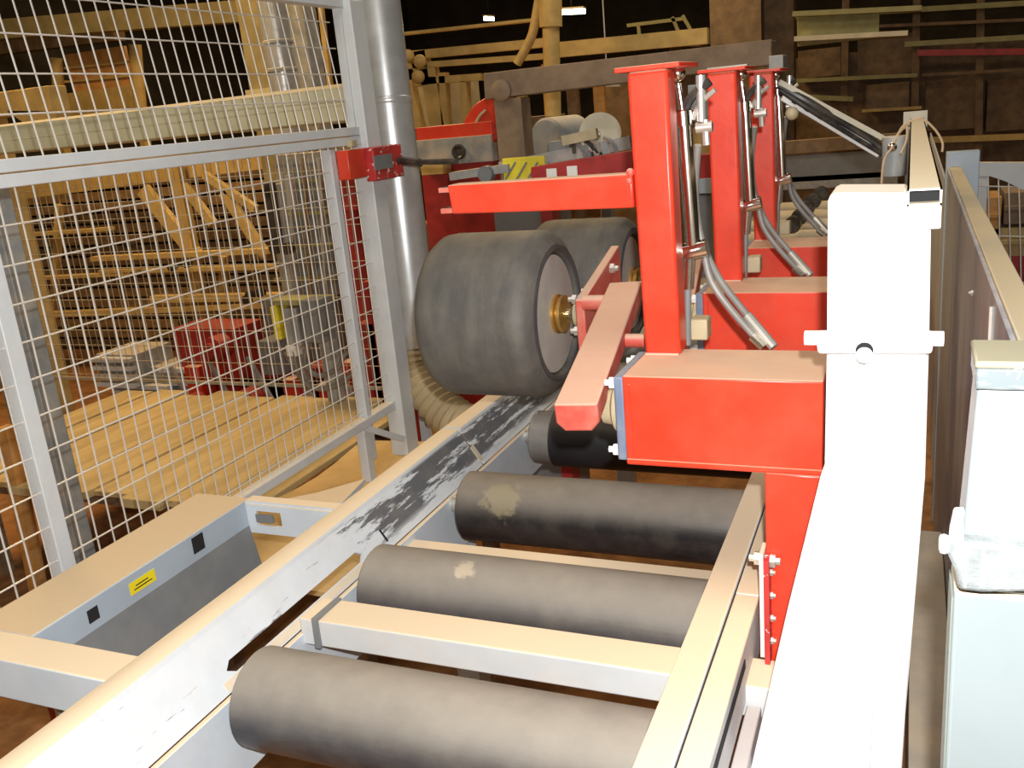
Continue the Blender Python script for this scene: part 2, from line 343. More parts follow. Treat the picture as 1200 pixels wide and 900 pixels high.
# rollers
ROL = [1.078, 1.475, 1.89, 2.388] + [2.388+.5*k for k in range(1, 11)]
rl = ['dusty grey roller nearest the camera, before the first crossbeam', 'dusty grey roller with a pale patch, just behind the first crossbeam',
      'grey roller reaching under the red arm, third from the camera', 'dark roller with a bright left collar under the red box']
ords = 'fifth sixth seventh eighth ninth tenth eleventh twelfth thirteenth fourteenth fifteenth sixteenth'.split()
for i, yc in enumerate(ROL):
    lab = rl[i] if i < 4 else 'dusty far roller behind the red stands, %s from the camera' % ords[i-4]
    t = thing('conveyor_roller', lab, 'roller', (-.66, yc, .695), 'rollers of the roller conveyor')
    r = .085; x0, x1 = (-1.005, -.312)
    m = 'roller' if i < 1 else 'rollerspot' if i == 1 else 'rollermid' if i == 2 else ('rollerdark' if i == 3 else 'rollerfar')
    if i == 2: x0 = -.985
    if i == 3:
        MB().lathe((-.93, yc, .78), (1, 0, 0), [(0, r-.002), (0, r), (x1+.93-.003, r), (x1+.93, r-.004)], 48).build('roller_shell', m, t)
        MB().lathe((-.995, yc, .78), (1, 0, 0), [(0, r-.012), (.004, r-.008), (.065, r-.008)], 48).build('end_collar', 'collar', t)
    else:
        MB().lathe((x0, yc, .78), (1, 0, 0), [(0, r-.004), (.004, r), (x1-x0-.004, r), (x1-x0, r-.004)], 48).build('roller_shell', m, t)
    MB().cyl((XL, yc, .78), (x0 if i != 3 else -.995, yc, .78), .02, 16).build('shaft_end', 'zinc', t)
    MB().cyl((x1, yc, .78), (-.30, yc, .78), .02, 16).build('shaft_end', 'zinc', t)

# ------------------------------------------------------------------ red press stands
def make_stand():
    s = thing('press_stand', 'x', 'machine stand', (-.25, 1.42, 0))
    Y0, Y1 = 1.335, 1.505
    bx = MB().box(-.405, -.105, Y0, Y1, 1.145, 1.293).build('box_beam', 'red', s, .003)
    MB().box(-.403, -.107, Y0-.004, Y0, 1.150, 1.156).build('weld_bead', 'red', bx)
    MB().tube([(-.394, Y0-.001, 1.16), (-.394, Y0-.001, 1.28)], .0018, 6).build('weld_bead', 'red', bx)
    B(-.19, -.105, Y0, Y0+.12, .04, 1.146).build('column', 'red', s, .003)
    B(-.24, -.06, Y0-.03, Y0+.18, 0, .04).build('foot_plate', 'red', s, .003)
    # clamped sandwich plates with bolts beside the column
    B(-.197, -.191, Y0-.022, Y0+.02, .84, 1.02).build('mounting_plate', 'ivory', s, label='white mounting plate')
    rp = B(-.190, -.182, Y0-.026, Y0+.02, .83, 1.012).build('mounting_plate', 'rust', s, label='worn red mounting plate')
    for z in (.865, .905, .945, .985): bolt(s, (-.182, Y0-.010, z), (1, 0, 0), .006, .004)
    bolt(s, (-.197, Y0-.006, 1.005), (-1, 0, 0), .011, .009); bolt(s, (-.182, Y0-.010, 1.005), (1, 0, 0), .011, .008)
    # tower
    X0, X1, T0, T1 = -.402, -.342, 1.467, 1.522
    MB().poly8([(X0, T0, 1.29), (X1, T0, 1.29), (X1, T1, 1.29), (X0, T1, 1.29), (X0-.007, T0, 1.745), (X1-.003, T0, 1.745), (X1-.003, T1, 1.745), (X0-.007, T1, 1.745)]).build('tower', 'red', s, .006)
    tp_ = MB().prism([(-.427, T0-.006), (-.325, T0-.006), (-.318, T1+.05), (-.42, T1+.05)], 'Z', 1.745, 1.753).build('top_plate', 'red', s, .002)
    MB().tube([(X0+.002, T0-.002, 1.292), (X1-.002, T0-.002, 1.292)], .004, 6).build('weld_bead', 'reddusty', s)
    # blue end flange with bearing and bolts
    fl = B(-.421, -.405, Y0+.005, Y1-.01, 1.15, 1.29).build('end_flange', 'bluemach', s, .003)
    be = MB().lathe((-.421, 1.40, 1.222), (-1, 0, 0), [(0, .042), (.012, .042), (.018, .032), (.034, .030), (.034, .014), (.05, .014)], 24).build('pivot_bearing', 'tanbear', s)
    for yy, zz in ((1.352, 1.277), (1.352, 1.164), (1.482, 1.277), (1.482, 1.164)): bolt(s, (-.421, yy, zz), (-1, 0, 0), .010, .009, 'label')
    # cylinder behind the tower
    def c(px, py): return P(px, py, 'Y', 1.56)
    cy = MB().cyl(c(801, 135), c(813, 300), .0125, 20).build('air_cylinder', 'chrome', s)
    MB().cyl(c(795, 98), c(801, 138), .006, 14).build('piston_rod', 'chrome', cy)
    MB().lathe(c(800, 128), c(813, 300)-c(801, 135), [(0, .013), (.003, .016), (.026, .016), (.026, .013)], 16).build('end_cap', 'chrome', cy)
    MB().ball(c(794, 86), .013).build('rod_eye', 'chrome', cy)
    MB().cyl(c(803, 296), c(829, 290), .016, 12).cyl(c(808, 300), c(806, 338), .011, 12).build('elbow_fitting', 'chrome', cy)
    MB().cyl(c(821, 88), c(822, 142), .008, 12).cyl(c(816, 150), c(835, 148), .009, 12).cyl(c(826, 140), c(828, 170), .006, 8).build('valve_fitting', 'zinc', cy)
    MB().cyl(c(806, 338), c(806, 404), .006, 10).build('clevis_rod', 'darkgrey', cy)
    b2 = MB().box(-.345, -.315, 1.56, 1.60, 1.293, 1.33).build('clevis', 'tanbear', s, .003)
    MB().tube([c(832, 95), c(812, 112), c(803, 128)], .0075, 8).build('hose', 'black', s)
    MB().tube([c(838, 105), c(820, 122), c(812, 140)], .0045, 8).build('hose', 'zinc', s, label='light braided hose')
    def h(px, py, y): return P(px, py, 'Y', y)
    hs = MB().tube([h(818, 170, 1.58), h(815, 225, 1.60), h(822, 280, 1.60), h(842, 325, 1.58), h(868, 360, 1.56), h(905, 405, 1.53)], .0062, 10).build('hose', 'hosegrey', s)
    MB().tube([h(876, 370, 1.553), h(907, 407, 1.528)], .0085, 10).build('hose_ferrule', 'zinc', hs)
    hs = MB().tube([h(826, 300, 1.57), h(834, 330, 1.56), h(856, 362, 1.55), h(893, 404, 1.53)], .0062, 10).build('hose', 'hosegrey', s)
    MB().tube([h(882, 394, 1.536), h(896, 407, 1.528)], .0085, 10).build('hose_ferrule', 'chrome', hs)
    return s
st1 = make_stand()
st2 = copy_tree(st1); st2.location.y += .63
st3 = copy_tree(st1); st3.location.y += 1.22
for o, l in ((st1, 'nearest bright red press stand with side arm, tower and hoses'), (st2, 'middle red press stand, second tower from the left'),
             (st3, 'farthest red press stand, right beside the middle tower')):
    tag(o, l, 'machine stand', 'red press stands along the conveyor')
# only the nearest stand carries the long side arm
a0, a1 = P(735, 204, 'Y', 1.467), P(735, 244, 'Y', 1.467)
zt, zb = a0.z, a1.z; xe = P(527, 225, 'Y', 1.467).x
arm = MB().prism([(xe, zb+.004), (-.408, zb), (-.408, zt), (xe-.004, zt)], 'Y', 1.467, 1.512).build('side_arm', 'red', st1, .003)
for z0, z1 in ((zt-.012, zt-.004), (zb+.006, zb+.014)):
    p = MB().box(xe-.022, xe+.004, 1.468, 1.500, z0, z1).build('arm_prong', 'reddusty', arm)
    MB().box(xe-.018, xe-.004, 1.474, 1.486, z0-.001, z1+.001).build('prong_slot', 'hole', st1)
B(xe-.004, xe-.001, 1.480, 1.508, zb+.014, zt-.012).build('arm_end', 'reddark', st1)
MB().ball((-.412, 1.470, zt+.002), .007, 8).ball((-.414, 1.470, zt-.012), .006, 8).build('weld_bead', 'reddusty', st1)

# ------------------------------------------------------------------ press wheels with levers
def make_wheel():
    s = thing('pressure_roller', 'x', 'wheel', (-.8, 1.9, 1.073))
    c = Vector((0, 1.9, 1.263)); R = .187
    xa, xb = -.998, -.712
    prof = [(0, .13), (.004, .150), (.012, .170), (.030, .184), (.055, R), (xb-xa-.055, R), (xb-xa-.030, .186), (xb-xa-.012, .174), (xb-xa, .155), (xb-xa-.002, .138), (xb-xa-.03, .132)]
    MB().lathe((xa, c.y, c.z), (1, 0, 0), prof, 72).build('tyre', 'rubber', s)
    sw = MB().lathe((xb, c.y, c.z), (1, 0, 0), [(-.006, .150), (.002, .152), (.004, .146), (.001, .140), (-.006, .138)], 64, caps=False).build('sidewall_ring', 'sidewall', s)
    MB().lathe((xb-.012, c.y, c.z), (1, 0, 0), [(0, .132), (.001, .131), (.004, .09), (.006, .05), (.006, .01)], 48).build('hub_disc', 'hub', s)
    MB().lathe((xb-.006, c.y, c.z), (1, 0, 0), [(0, .044), (.006, .044), (.010, .036), (.014, .036), (.014, .042), (.020, .042), (.024, .028), (.024, .012)], 32).build('collar', 'brass', s)
    MB().cyl((xb+.012, c.y, c.z), (-.665, c.y, c.z), .011, 20).build('shaft', 'chrome', s)
    bear = MB().lathe((-.672, c.y, c.z), (1, 0, 0), [(0, .018), (0, .028), (.02, .034), (.02, .012)], 24).build('bearing', 'tanbear', s)
    # flange plate, side bracket and lever
    MB().poly8([(-.652, 1.84, 1.22), (-.640, 1.84, 1.22), (-.640, 1.96, 1.22), (-.652, 1.96, 1.22), (-.652, 1.84, 1.315), (-.640, 1.84, 1.315), (-.640, 1.96, 1.315), (-.652, 1.96, 1.315)]).build('bearing_flange', 'bluemach', s, .004)
    for yy, zz in ((1.855, 1.305), (1.945, 1.305), (1.855, 1.235), (1.945, 1.235)): bolt(s, (-.652, yy, zz), (-1, 0, 0), .011, .010)
    pl = MB().poly8([(-.638, 1.80, 1.19), (-.618, 1.80, 1.19), (-.618, 2.08, 1.29), (-.638, 2.08, 1.29), (-.638, 1.80, 1.315), (-.618, 1.80, 1.315), (-.618, 2.08, 1.385), (-.638, 2.08, 1.385)]).build('side_bracket', 'reddusty', s, .003)
    for yy, zz in ((1.86, 1.295), (2.0, 1.345)): bolt(s, (-.618, yy, zz), (1, 0, 0), .012, .010)
    A = P(674, 474, 'Y', 1.285); Bk = P(733, 330, 'Y', 1.86)
    d = (Bk-A).normalized(); sd = Vector((1, 0, 0)); up = sd.cross(d).normalized(); wd, ht = .0345, .047
    sd2 = up.cross(d)*-1
    mb = MB(); rings = []
    for q in (A, Bk):
        rings.append([mb.b.verts.new(q+sd2*x*wd-up*y*ht) for x, y in ((-1, 0), (1, 0), (1, .68), (.62, 1), (-.62, 1), (-1, .68))])
    n = 6; mb.b.faces.new(rings[0]); mb.b.faces.new(rings[1][::-1])
    for i in range(n): mb.b.faces.new([rings[0][i], rings[1][i], rings[1][(i+1) % n], rings[0][(i+1) % n]])
    mb.build('lever_arm', 'reddusty', s, .003)
    q = A.lerp(Bk, .9) - up*.025
    MB().cyl((-.62, q.y, q.z), (q.x, q.y, q.z), .016, 16).build('cross_pin', 'reddusty', s)
    q = A.lerp(Bk, .55) - up*.025
    MB().cyl((q.x, q.y, q.z), (-.40, q.y, q.z), .013, 16).build('cross_pin', 'reddusty', s)
    q = A.lerp(Bk, .20) - up*.03
    MB().cyl((q.x, q.y, q.z), (-.452, q.y, q.z), .014, 16).build('pivot_pin', 'zinc', s)
    return s
w1 = make_wheel()
w2 = copy_tree(w1); w2.location.y += .63; w2.location.z -= .055
tag(w1, 'large grey rubber press wheel with brass collar on dusty pink lever', 'wheel', 'rubber press wheels')
tag(w2, 'dark rubber press wheel half hidden behind the large near wheel', 'wheel', 'rubber press wheels')

# ------------------------------------------------------------------ white guard post with its top tube
g = thing('guard_post', 'overexposed white steel post with cross bolt and flared foot', 'post', (-.03, 1.2, 0))
def G(px, py, y=1.15): q = P(px, py, 'Y', y); return (q.x, q.z)
def rnd(pts): return pts
tl = G(970, 226); 
MB().prism([G(966, 560), G(969, 400), G(970, 236), G(973, 229), G(979, 226), G(1063, 226), G(1063, 240), G(1091, 262), G(1089, 390), G(1084, 560), G(1056, 900), (.0, .0), (-.1, .0), G(972, 800)], 'Y', 1.15, 1.25).build('post_body', 'white', g, .003)
MB().prism([G(963, 552), G(980, 505), G(1037, 500), G(1027, 700), G(1015, 900), (-.045, .3), (-.285, .3), G(880, 900), G(925, 705)], 'Y', 1.128, 1.15).build('flared_foot', 'white', g, .006)
MB().prism([G(1040, 480, 1.15), G(1083, 480, 1.15), G(1057, 900, 1.15), G(1019, 900, 1.15)], 'Y', 1.14, 1.15).build('side_strip', 'white', g, .003)
cbx = MB().prism([G(958, 386), G(1094, 386), G(1092, 409), G(960, 409)], 'Y', 1.125, 1.149).build('cross_bar', 'white', g, .004)
a, b = P(943, 396, 'Y', 1.137), P(1106, 397, 'Y', 1.137)
MB().cyl(a, b, .009, 12).build('cross_bolt', 'white', g)
c_ = P(1013, 411, 'Y', 1.124)
MB().lathe(c_, (0, 1, 0), [(0, .010), (.004, .010)], 20).build('bolt_hole', 'hole', g)
MB().lathe(c_+Vector((0, -.002, -.0052)), (0, 1, 0), [(0, .0095), (.004, .0095)], 20).build('hole_pin', 'white', g)
q0, q1 = G(996, 452), G(1035, 465); MB().box(q0[0], q1[0], 1.140, 1.150, q1[1], q0[1]).build('catch_plate', 'white', g, .001)
# open square tube
x0, x1 = P(1063, 230, 'Y', 1.14).x, P(1104, 230, 'Y', 1.14).x; z1 = P(1080, 221, 'Y', 1.14).z; z0 = P(1080, 241, 'Y', 1.14).z
TY0, TY1 = 1.14, 3.1; th = .0022; r_ = .002
tb = MB().box(x0, x1, TY0, TY1, z1-th, z1).box(x0, x1, TY0, TY1, z0, z0+th).box(x0, x0+th, TY0, TY1, z0, z1).box(x1-th, x1, TY0, TY1, z0, z1)
tb.build('top_tube', 'ivory', g, label='long ivory square tube lying on the post')
B(x0+th, x1-th, TY0+.02, TY0+.024, z0+th, z1-th).build('tube_shade', 'hole', g)  # black sheet standing in for the shade inside the hollow tube
B(x0, x1, 1.135, 1.16, z0-.026, z0).build('tube_block', 'white', g, .002)
B(x0-.01, x1+.005, 2.9, 2.97, 0, z0).build('rear_post', 'midgrey', g, .003)
B(x0-.02, x1+.01, TY1, TY1+.015, z0-.01, z1+.02).build('tube_end_cap', 'raildust', g)
jb = MB().cyl((x0-.035, 2.6, z0-.10), (x0-.035, 2.6, z1-.02), .03, 16).build('junction_can', 'midgrey', g, .002)
MB().ball((x0-.04, 2.56, z1-.045), .012).build('junction_knob', 'chrome', g)
cb1 = MB().tube([P(1033, 215, 'Y', 2.5), P(1036, 188, 'Y', 2.5), P(1046, 172, 'Y', 2.55), P(1058, 148, 'Y', 2.6), P(1078, 139, 'Y', 2.6), P(1094, 150, 'Y', 2.6), P(1104, 166, 'Y', 2.6), P(1104, 178, 'Y', 2.6)], .003, 6).build('cable_loop', 'cable', g)
MB().tube([P(1050, 160, 'Y', 2.6), P(1062, 148, 'Y', 2.6), P(1062, 165, 'Y', 2.55), P(1056, 180, 'Y', 2.5)], .003, 6).build('cable_loop', 'cable', g)

# cable carrier from the far stand to the tube
k = thing('cable_carrier', 'punched metal cable carrier with black hoses sloping right from far tower', 'cable tray', P(985, 140, 'Y', 2.8))
MB().bar(P(912, 96, 'Y', 2.75), P(1052, 172, 'Y', 2.85), .03, .014).build('top_channel', 'raildust', k)
MB().bar(P(917, 113, 'Y', 2.74), P(1030, 180, 'Y', 2.84), .012, .022).build('punched_strip', 'label', k)
for i in range(7): MB().bar(P(928+15*i, 118.5+8.8*i, 'Y', 2.728), P(933+15*i, 121.5+8.8*i, 'Y', 2.728), .006, .006).build('slot_hole', 'hole', k)
MB().tube([P(912, 100, 'Y', 2.76), P(945, 118, 'Y', 2.76), P(985, 142, 'Y', 2.8), P(1030, 172, 'Y', 2.84), P(1045, 190, 'Y', 2.84)], .011, 10).build('hose', 'black', k)
MB().tube([P(914, 106, 'Y', 2.74), P(948, 128, 'Y', 2.74), P(1000, 160, 'Y', 2.8), P(1036, 182, 'Y', 2.84)], .007, 8).build('hose', 'black', k)
MB().ball(P(928, 133, 'Y', 2.72), .018).build('fitting', 'tanbear', k)

# ------------------------------------------------------------------ grey partition on the right
pt = thing('partition_panel', 'dark grey board partition with dusty tan top rail', 'partition', (.14, 2.5, 0))
B(.122, .134, 1.25, 3.7, .03, 1.372).box(.126, .134, 3.76, 7.5, .03, 1.30).build('board', 'panel', pt)
MB().box(.128, .166, .95, 3.7, 1.352, 1.38).build('top_rail', 'raildust', pt, .002)
B(.03, .12, 1.3, 2.85, 0, .36).build('foot_trough', 'midgrey', pt, .003)
for yy in (1.3, 2.5): B(.135, .165, yy, yy+.04, 0, 1.352).build('post', 'midgrey', pt, .002)
B(.118, .225, 3.70, 3.76, 0, P(1120, 178, 'Y', 3.7).z).build('end_post', 'bluegrey', pt, .003)
MB().tube([(.118, 1.5, .2), (.118, 1.5, 1.0), (.118, 1.52, 1.36)], .004, 6).build('wire_conduit', 'zinc', pt)
for yy, zz in ((2.0, 1.28), (1.75, 1.16)): bolt(pt, (.121, yy, zz), (-1, 0, 0), .006, .004)

# ------------------------------------------------------------------ pale cabinet in the right foreground
cbn = thing('control_cabinet', 'pale blue switch cabinet at right edge with dusty lid', 'cabinet', (.3, .95, 0))
CY = .78
xl = P(1143, 500, 'Y', CY).x; xl2 = P(1118, 690, 'Y', CY).x; xl3 = xl2
zt = P(1145, 420, 'Y', CY).z; CB = P(1145, 399, 'Z', zt).y; z1 = P(1145, 420, 'Y', CY).z; z2 = P(1145, 455, 'Y', CY).z; z3 = P(1118, 690, 'Y', CY).z
zmid = P(1140, 560, 'Y', CY).z
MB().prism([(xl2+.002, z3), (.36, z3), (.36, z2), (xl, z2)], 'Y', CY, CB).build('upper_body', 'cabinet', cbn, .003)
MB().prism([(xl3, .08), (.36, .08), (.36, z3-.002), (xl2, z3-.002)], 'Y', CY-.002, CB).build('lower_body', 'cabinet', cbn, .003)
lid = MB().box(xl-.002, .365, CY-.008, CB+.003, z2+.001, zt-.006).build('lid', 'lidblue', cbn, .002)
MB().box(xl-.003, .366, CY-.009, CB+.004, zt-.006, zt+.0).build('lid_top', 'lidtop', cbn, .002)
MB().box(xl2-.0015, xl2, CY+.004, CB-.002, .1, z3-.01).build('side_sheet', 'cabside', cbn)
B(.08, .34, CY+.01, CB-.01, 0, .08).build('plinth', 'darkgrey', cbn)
MB().tube([P(1180, 440, 'Y', CY-.010), P(1188, 434, 'Y', CY-.010), P(1197, 432, 'Y', CY-.010), P(1192, 445, 'Y', CY-.010)], .0006, 6).build('scratch_mark', 'label', cbn)
tpw = thing('plastic_wrap', 'crumpled clear plastic bag strapped around the pale cabinet', 'plastic bag', P(1160, 650, 'Y', CY))
def W(px, py): q = P(px, py, 'Y', CY-.02); return (q.x, q.z)
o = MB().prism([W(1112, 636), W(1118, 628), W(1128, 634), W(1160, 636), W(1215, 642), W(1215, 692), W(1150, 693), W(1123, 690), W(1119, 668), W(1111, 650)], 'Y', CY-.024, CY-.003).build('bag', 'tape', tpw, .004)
MB().prism([W(1118, 598), W(1131, 598), W(1129, 612), W(1130, 636), W(1112, 636), W(1113, 620)], 'Y', CY-.022, CY-.012).build('flap', 'label', tpw, .002)
for x in (1133, 1152, 1154, 1175): MB().bar(P(x, 640, 'Y', CY-.026), P(x-2, 688, 'Y', CY-.026), .0015, .0015, (0, 1, 0)).build('crease', 'label', tpw)
MB().lathe(P(1100, 637, 'Y', CY-.015), (1, 0, 0), [(0, .005), (.001, .0075), (.004, .0085), (.007, .0075), (.013, .004)], 14).build('knob', 'label', tpw)
bb = P(1160, 634, 'Y', CY); B(bb.x-.027, .37, CY-.006, CY-.001, bb.z-.004, bb.z+.004).build('strap', 'label', tpw)

# ------------------------------------------------------------------ safety fence on the left
FX = -1.75
fe = thing('safety_fence', 'grey welded wire mesh safety fence with tall posts', 'fence', (FX, 2, 0))
def post(y0, y1, z0, z1, name='post', wd=.035, **k): return B(FX-wd, FX, y0, y1, z0, z1).build(name, 'fence', fe, .002, **k)
post(1.335, 1.375, 0, 1.64, 'panel_stile')
post(.2, .24, 0, 1.64, 'panel_stile')
post(2.655, 2.685, .55, 1.64, 'panel_stile')
B(FX-.035, FX+.035, 2.84, 2.93, 0, 2.11).build('post', 'fence', fe, .004)
B(FX-.03, FX+.01, .2, 2.86, 1.677, 1.705).build('top_rail', 'fence', fe, .002)
B(FX-.03, FX+.01, .2, 2.86, 1.646, 1.674).build('mid_rail', 'fence', fe, .002)
B(FX-.03, FX+.01, .2, 2.86, .685, .715).build('bottom_rail', 'fence', fe, .002)
B(FX-.03, FX+.01, 1.2, 2.86, 2.085, 2.125).build('upper_rail', 'fence', fe, .002)
B(FX-.03, FX, 2.83, 2.865, 1.70, 2.09).build('upper_stile', 'fence', fe, .002)
MB().bar((FX, 2.62, .69), (FX+.03, 2.83, .57), .012, .022).build('corner_brace', 'fence', fe)
post(2.62, 2.66, 0, .70, 'support_leg')
def wires(y0, y1, z0, z1, dy, dz, zs=None, lean=0):
    mb = MB(); r = .0022
    y = y0
    while y < y1:
        mb.tube([(FX-.012, y, z0), (FX-.012-lean, y, z1)], r, 5, 0); y += dy
    for z in (zs or [z0+dz*i for i in range(1, int((z1-z0)/dz)+1)]):
        f = (z-z0)/(z1-z0)
        mb.tube([(FX-.009-lean*f, y0-dy/2, z), (FX-.009-lean*f, y1, z)], r, 5, 0)
    return mb
wires(.2, 2.84, .69, 1.66, .0465, .083, [1.5694-.083*i for i in range(11)]+[1.6524]).build('wire_mesh', 'wire', fe, kind='stuff')
wires(.2, 2.84, 1.69, 2.10, .0465, .083, [1.795, 1.879, 1.963, 2.047], lean=.05).build('wire_mesh', 'wire', fe, kind='stuff')

rf2 = thing('return_fence', 'second wire mesh panel crossing behind the first, before the red machine', 'fence', (-2.9, 3.6, 0))
mb = MB()
for i in range(56): mb.tube([(-2.08-.046*i, 3.60, .52), (-2.08-.046*i, 3.60, 1.66)], .0020, 5, 0)
for i in range(14): mb.tube([(-2.06, 3.597, .54+.083*i), (-4.66, 3.597, .54+.083*i)], .0020, 5, 0)
mb.build('wire_mesh', 'meshtan', rf2, kind='stuff')
B(-4.7, -2.05, 3.595, 3.61, .505, .52).build('bottom_rail', 'meshtan', rf2); B(-4.7, -2.05, 3.585, 3.615, 1.655, 1.685).build('top_rail', 'yellow', rf2)
for x in (-2.08, -4.7): B(x, x+.04, 3.58, 3.62, 0, 1.66).build('post', 'fence', rf2)

la = thing('gate_latch', 'red gate latch clamped on grey fence post with black rod', 'latch', P(440, 190, 'X', FX+.03))
def L(px, py, dx=.04): return P(px, py, 'X', FX+dx)
q0, q1 = L(405, 176), L(430, 207); B(FX-.0, FX+.045, q0.y, q1.y, q1.z, q0.z).build('latch_plate', 'red', la, .003)
q0, q1 = L(432, 173, .06), L(470, 206, .06); bd = B(FX+.036, FX+.075, q0.y, q1.y, q1.z, q0.z).build('latch_body', 'rust', la, .004)
q0, q1 = L(437, 183, .076), L(460, 196, .076); B(FX+.075, FX+.079, q0.y, q1.y, q1.z, q0.z).build('latch_slot', 'darkgrey', la)
MB().tube([P(466, 187, 'Y', 2.95), P(480, 190, 'Y', 2.92), P(535, 189, 'Y', 2.7)], .009, 8).build('rod', 'black', la)
MB().tube([P(468, 188, 'Y', 2.95), P(492, 191, 'Y', 2.88)], .015, 8).build('rod_grip', 'black', la)
q = L(412, 172); B(q.x-.01, q.x+.01, q.y-.01, q.y+.02, q.z, q.z+.02).build('latch_tab', 'tanbear', la)

# long bent cover sheet behind the fence
tr = thing('cover_channel', 'long beige folded sheet channel running behind the fence top', 'channel', (-1.9, 2, 1.72))
def cs(px, y, dx, tz, bz):      # one folded cross-section of the cover between two heights
    h = tz-bz
    return [(px, y, bz+.06*h), (px+.005, y, bz+.45*h), (px-.035, y+dx*.02, bz+.90*h), (px-.10, y+dx*.08, tz), (px-.14, y+dx*.1, bz+.1*h), (px-.05, y, bz)]
def loft(mb, A, Bq):
    A = [mb.b.verts.new(p) for p in A]; Bq = [mb.b.verts.new(p) for p in Bq]; n = len(A)
    mb.b.faces.new(A); mb.b.faces.new(Bq[::-1])
    for i in range(n): mb.b.faces.new([A[i], Bq[i], Bq[(i+1) % n], A[(i+1) % n]])
    return mb
lt, lb = P(-60, 152, 'Y', 2.35), P(-60, 187, 'Y', 2.35)
A_ = cs(-1.80, 3.02, 0, 1.86, 1.722); L_ = cs(lt.x, 2.35, 1, lt.z, lb.z)
loft(MB(), A_, L_).build('channel_body', 'tray', tr, .002)
loft(MB(), [(x, y+.002, z) for x, y, z in A_], [(x, y+.012, z) for x, y, z in A_]).build('end_plate', 'bluegrey', tr)
for k in (1, 2): MB().tube([Vector(A_[k])+Vector((.001, 0, 0)), Vector(L_[k])+Vector((.001, 0, 0))], .0015, 5, 0).build('fold_line', 'tanbear', tr)
MB().bar((lt.x-.1, 2.42, lb.z), (lt.x-.1, 2.42, .5), .05, .05, (0, 1, 0)).build('support_post', 'midgrey', tr)

# silver duct and ribbed hose
du = thing('extraction_duct', 'shiny galvanised extraction duct rising behind the fence post', 'duct', (-1.7, 3.1, .4))
a, b = P(441, 0, 'Y', 3.15), P(489, 405, 'Y', 3.05); d = (a-b).normalized(); top = a+d*1.6
MB().lathe(b, d, [(0, .084), (.02, .086), ((top-b).length, .086)], 40).build('pipe', 'galv', du)
MB().tube([b+d*.02, b+d*.05], .0885, 40, 0).build('hose_clip', 'zinc', du)
for k_ in (.9, 1.9): MB().lathe(b+d*k_, d, [(0, .0865), (.004, .089), (.02, .089), (.024, .0865)], 40, caps=False).build('seam_ring', 'galv', du)
hp = [b+d*.03, P(492, 430, 'Y', 3.03), P(505, 462, 'Y', 2.98), P(532, 490, 'Y', 2.94), P(566, 508, 'Y', 2.9)]
MB().tube(hp, lambda f: .078+.006*math.sin(f*2*math.pi*16), 28, 16).build('ribbed_hose', 'hose', du)

# ------------------------------------------------------------------ brown portal beam
br = thing('portal_beam', 'rusty brown steel beam spanning behind the red towers on a post', 'beam', (-.8, 3.5, 0))
def K(px, py): q = P(px, py, 'Y', 3.45); return (q.x, q.z)
a, b, c, d_ = K(566, 86), K(904, 46), K(904, 76), K(568, 117)
MB().prism([a, b, c, d_], 'Y', 3.45, 3.57).build('beam', 'brown', br, .004)
pa = K(577, 117); pb = K(609, 117)
B(pa[0], pb[0], 3.46, 3.56, 0, pa[1]).build('post', 'brown', br, .004)
jn = MB().lathe(P(588, 106, 'Y', 3.44), (0, -1, 0), [(0, .04), (.012, .04), (.02, .025), (.02, .01)], 20).build('end_boss', 'brown', br)
for i, x in enumerate((850,)): B(K(832, 85)[0], K(878, 85)[0], 3.40, 3.45, K(850, 84)[1], K(850, 78)[1]).build('bearing_plate', 'zinc', br)
q0, q1 = K(903, 66), K(920, 82); B(q0[0], q1[0], 3.40, 3.52, q1[1], q0[1]).build('end_bracket', 'midgrey', br, .003)

B(K(890, 80)[0], K(900, 80)[0], 3.47, 3.55, 0, d_[1]-.02).build('post', 'brown', br, .004)
# ------------------------------------------------------------------ behind the fence: timber table, sheet, machines
def yb(name, px0, py0, px1, py1, y, dep, m, parent=None, bevel=.003, **k):   # box whose front face fills a pixel rectangle at depth y
    a, b = P(px0, py0, 'Y', y), P(px1, py1, 'Y', y); x0, x1 = sorted((a.x, b.x)); z0, z1 = sorted((a.z, b.z))
    return B(x0, x1, y, y+dep, max(z0, 0.0), z1).build(name, m, parent, bevel, **k)
def ybar(name, p, q, y0, y1, wd, ht, m, parent=None, **k):
    return MB().bar(P(*p, 'Y', y0), P(*q, 'Y', y1), wd, ht, (0, 1, 0)).build(name, m, parent, **k)

ps = thing('plywood_sheet', 'sawdust covered plywood sheet lying low between fence and conveyor', 'plywood', (-1.85, 2.4, .42))
mb = MB(); n = 10; top = []
for i in range(n+1):
    for j in range(n+1):
        x = -1.99+.59*i/n; yy = 1.86+1.10*j/n
        top.append(mb.b.verts.new((x, yy, .5+.012*math.sin(3*x+4*yy)+.008*math.sin(9*yy))))
for i in range(n):
    for j in range(n): mb.b.faces.new([top[i*(n+1)+j], top[(i+1)*(n+1)+j], top[(i+1)*(n+1)+j+1], top[i*(n+1)+j+1]])
ext = bmesh.ops.extrude_face_region(mb.b, geom=list(mb.b.faces)); bmesh.ops.translate(mb.b, verts=[v for v in ext['geom'] if isinstance(v, bmesh.types.BMVert)], vec=(0, 0, -.015))
mb.build('sheet', 'ply', ps)
for x in (-1.95, -1.45):
    for yy in (1.95, 2.85): B(x, x+.05, yy, yy+.05, 0, .475).build('trestle_leg', 'brown', ps)

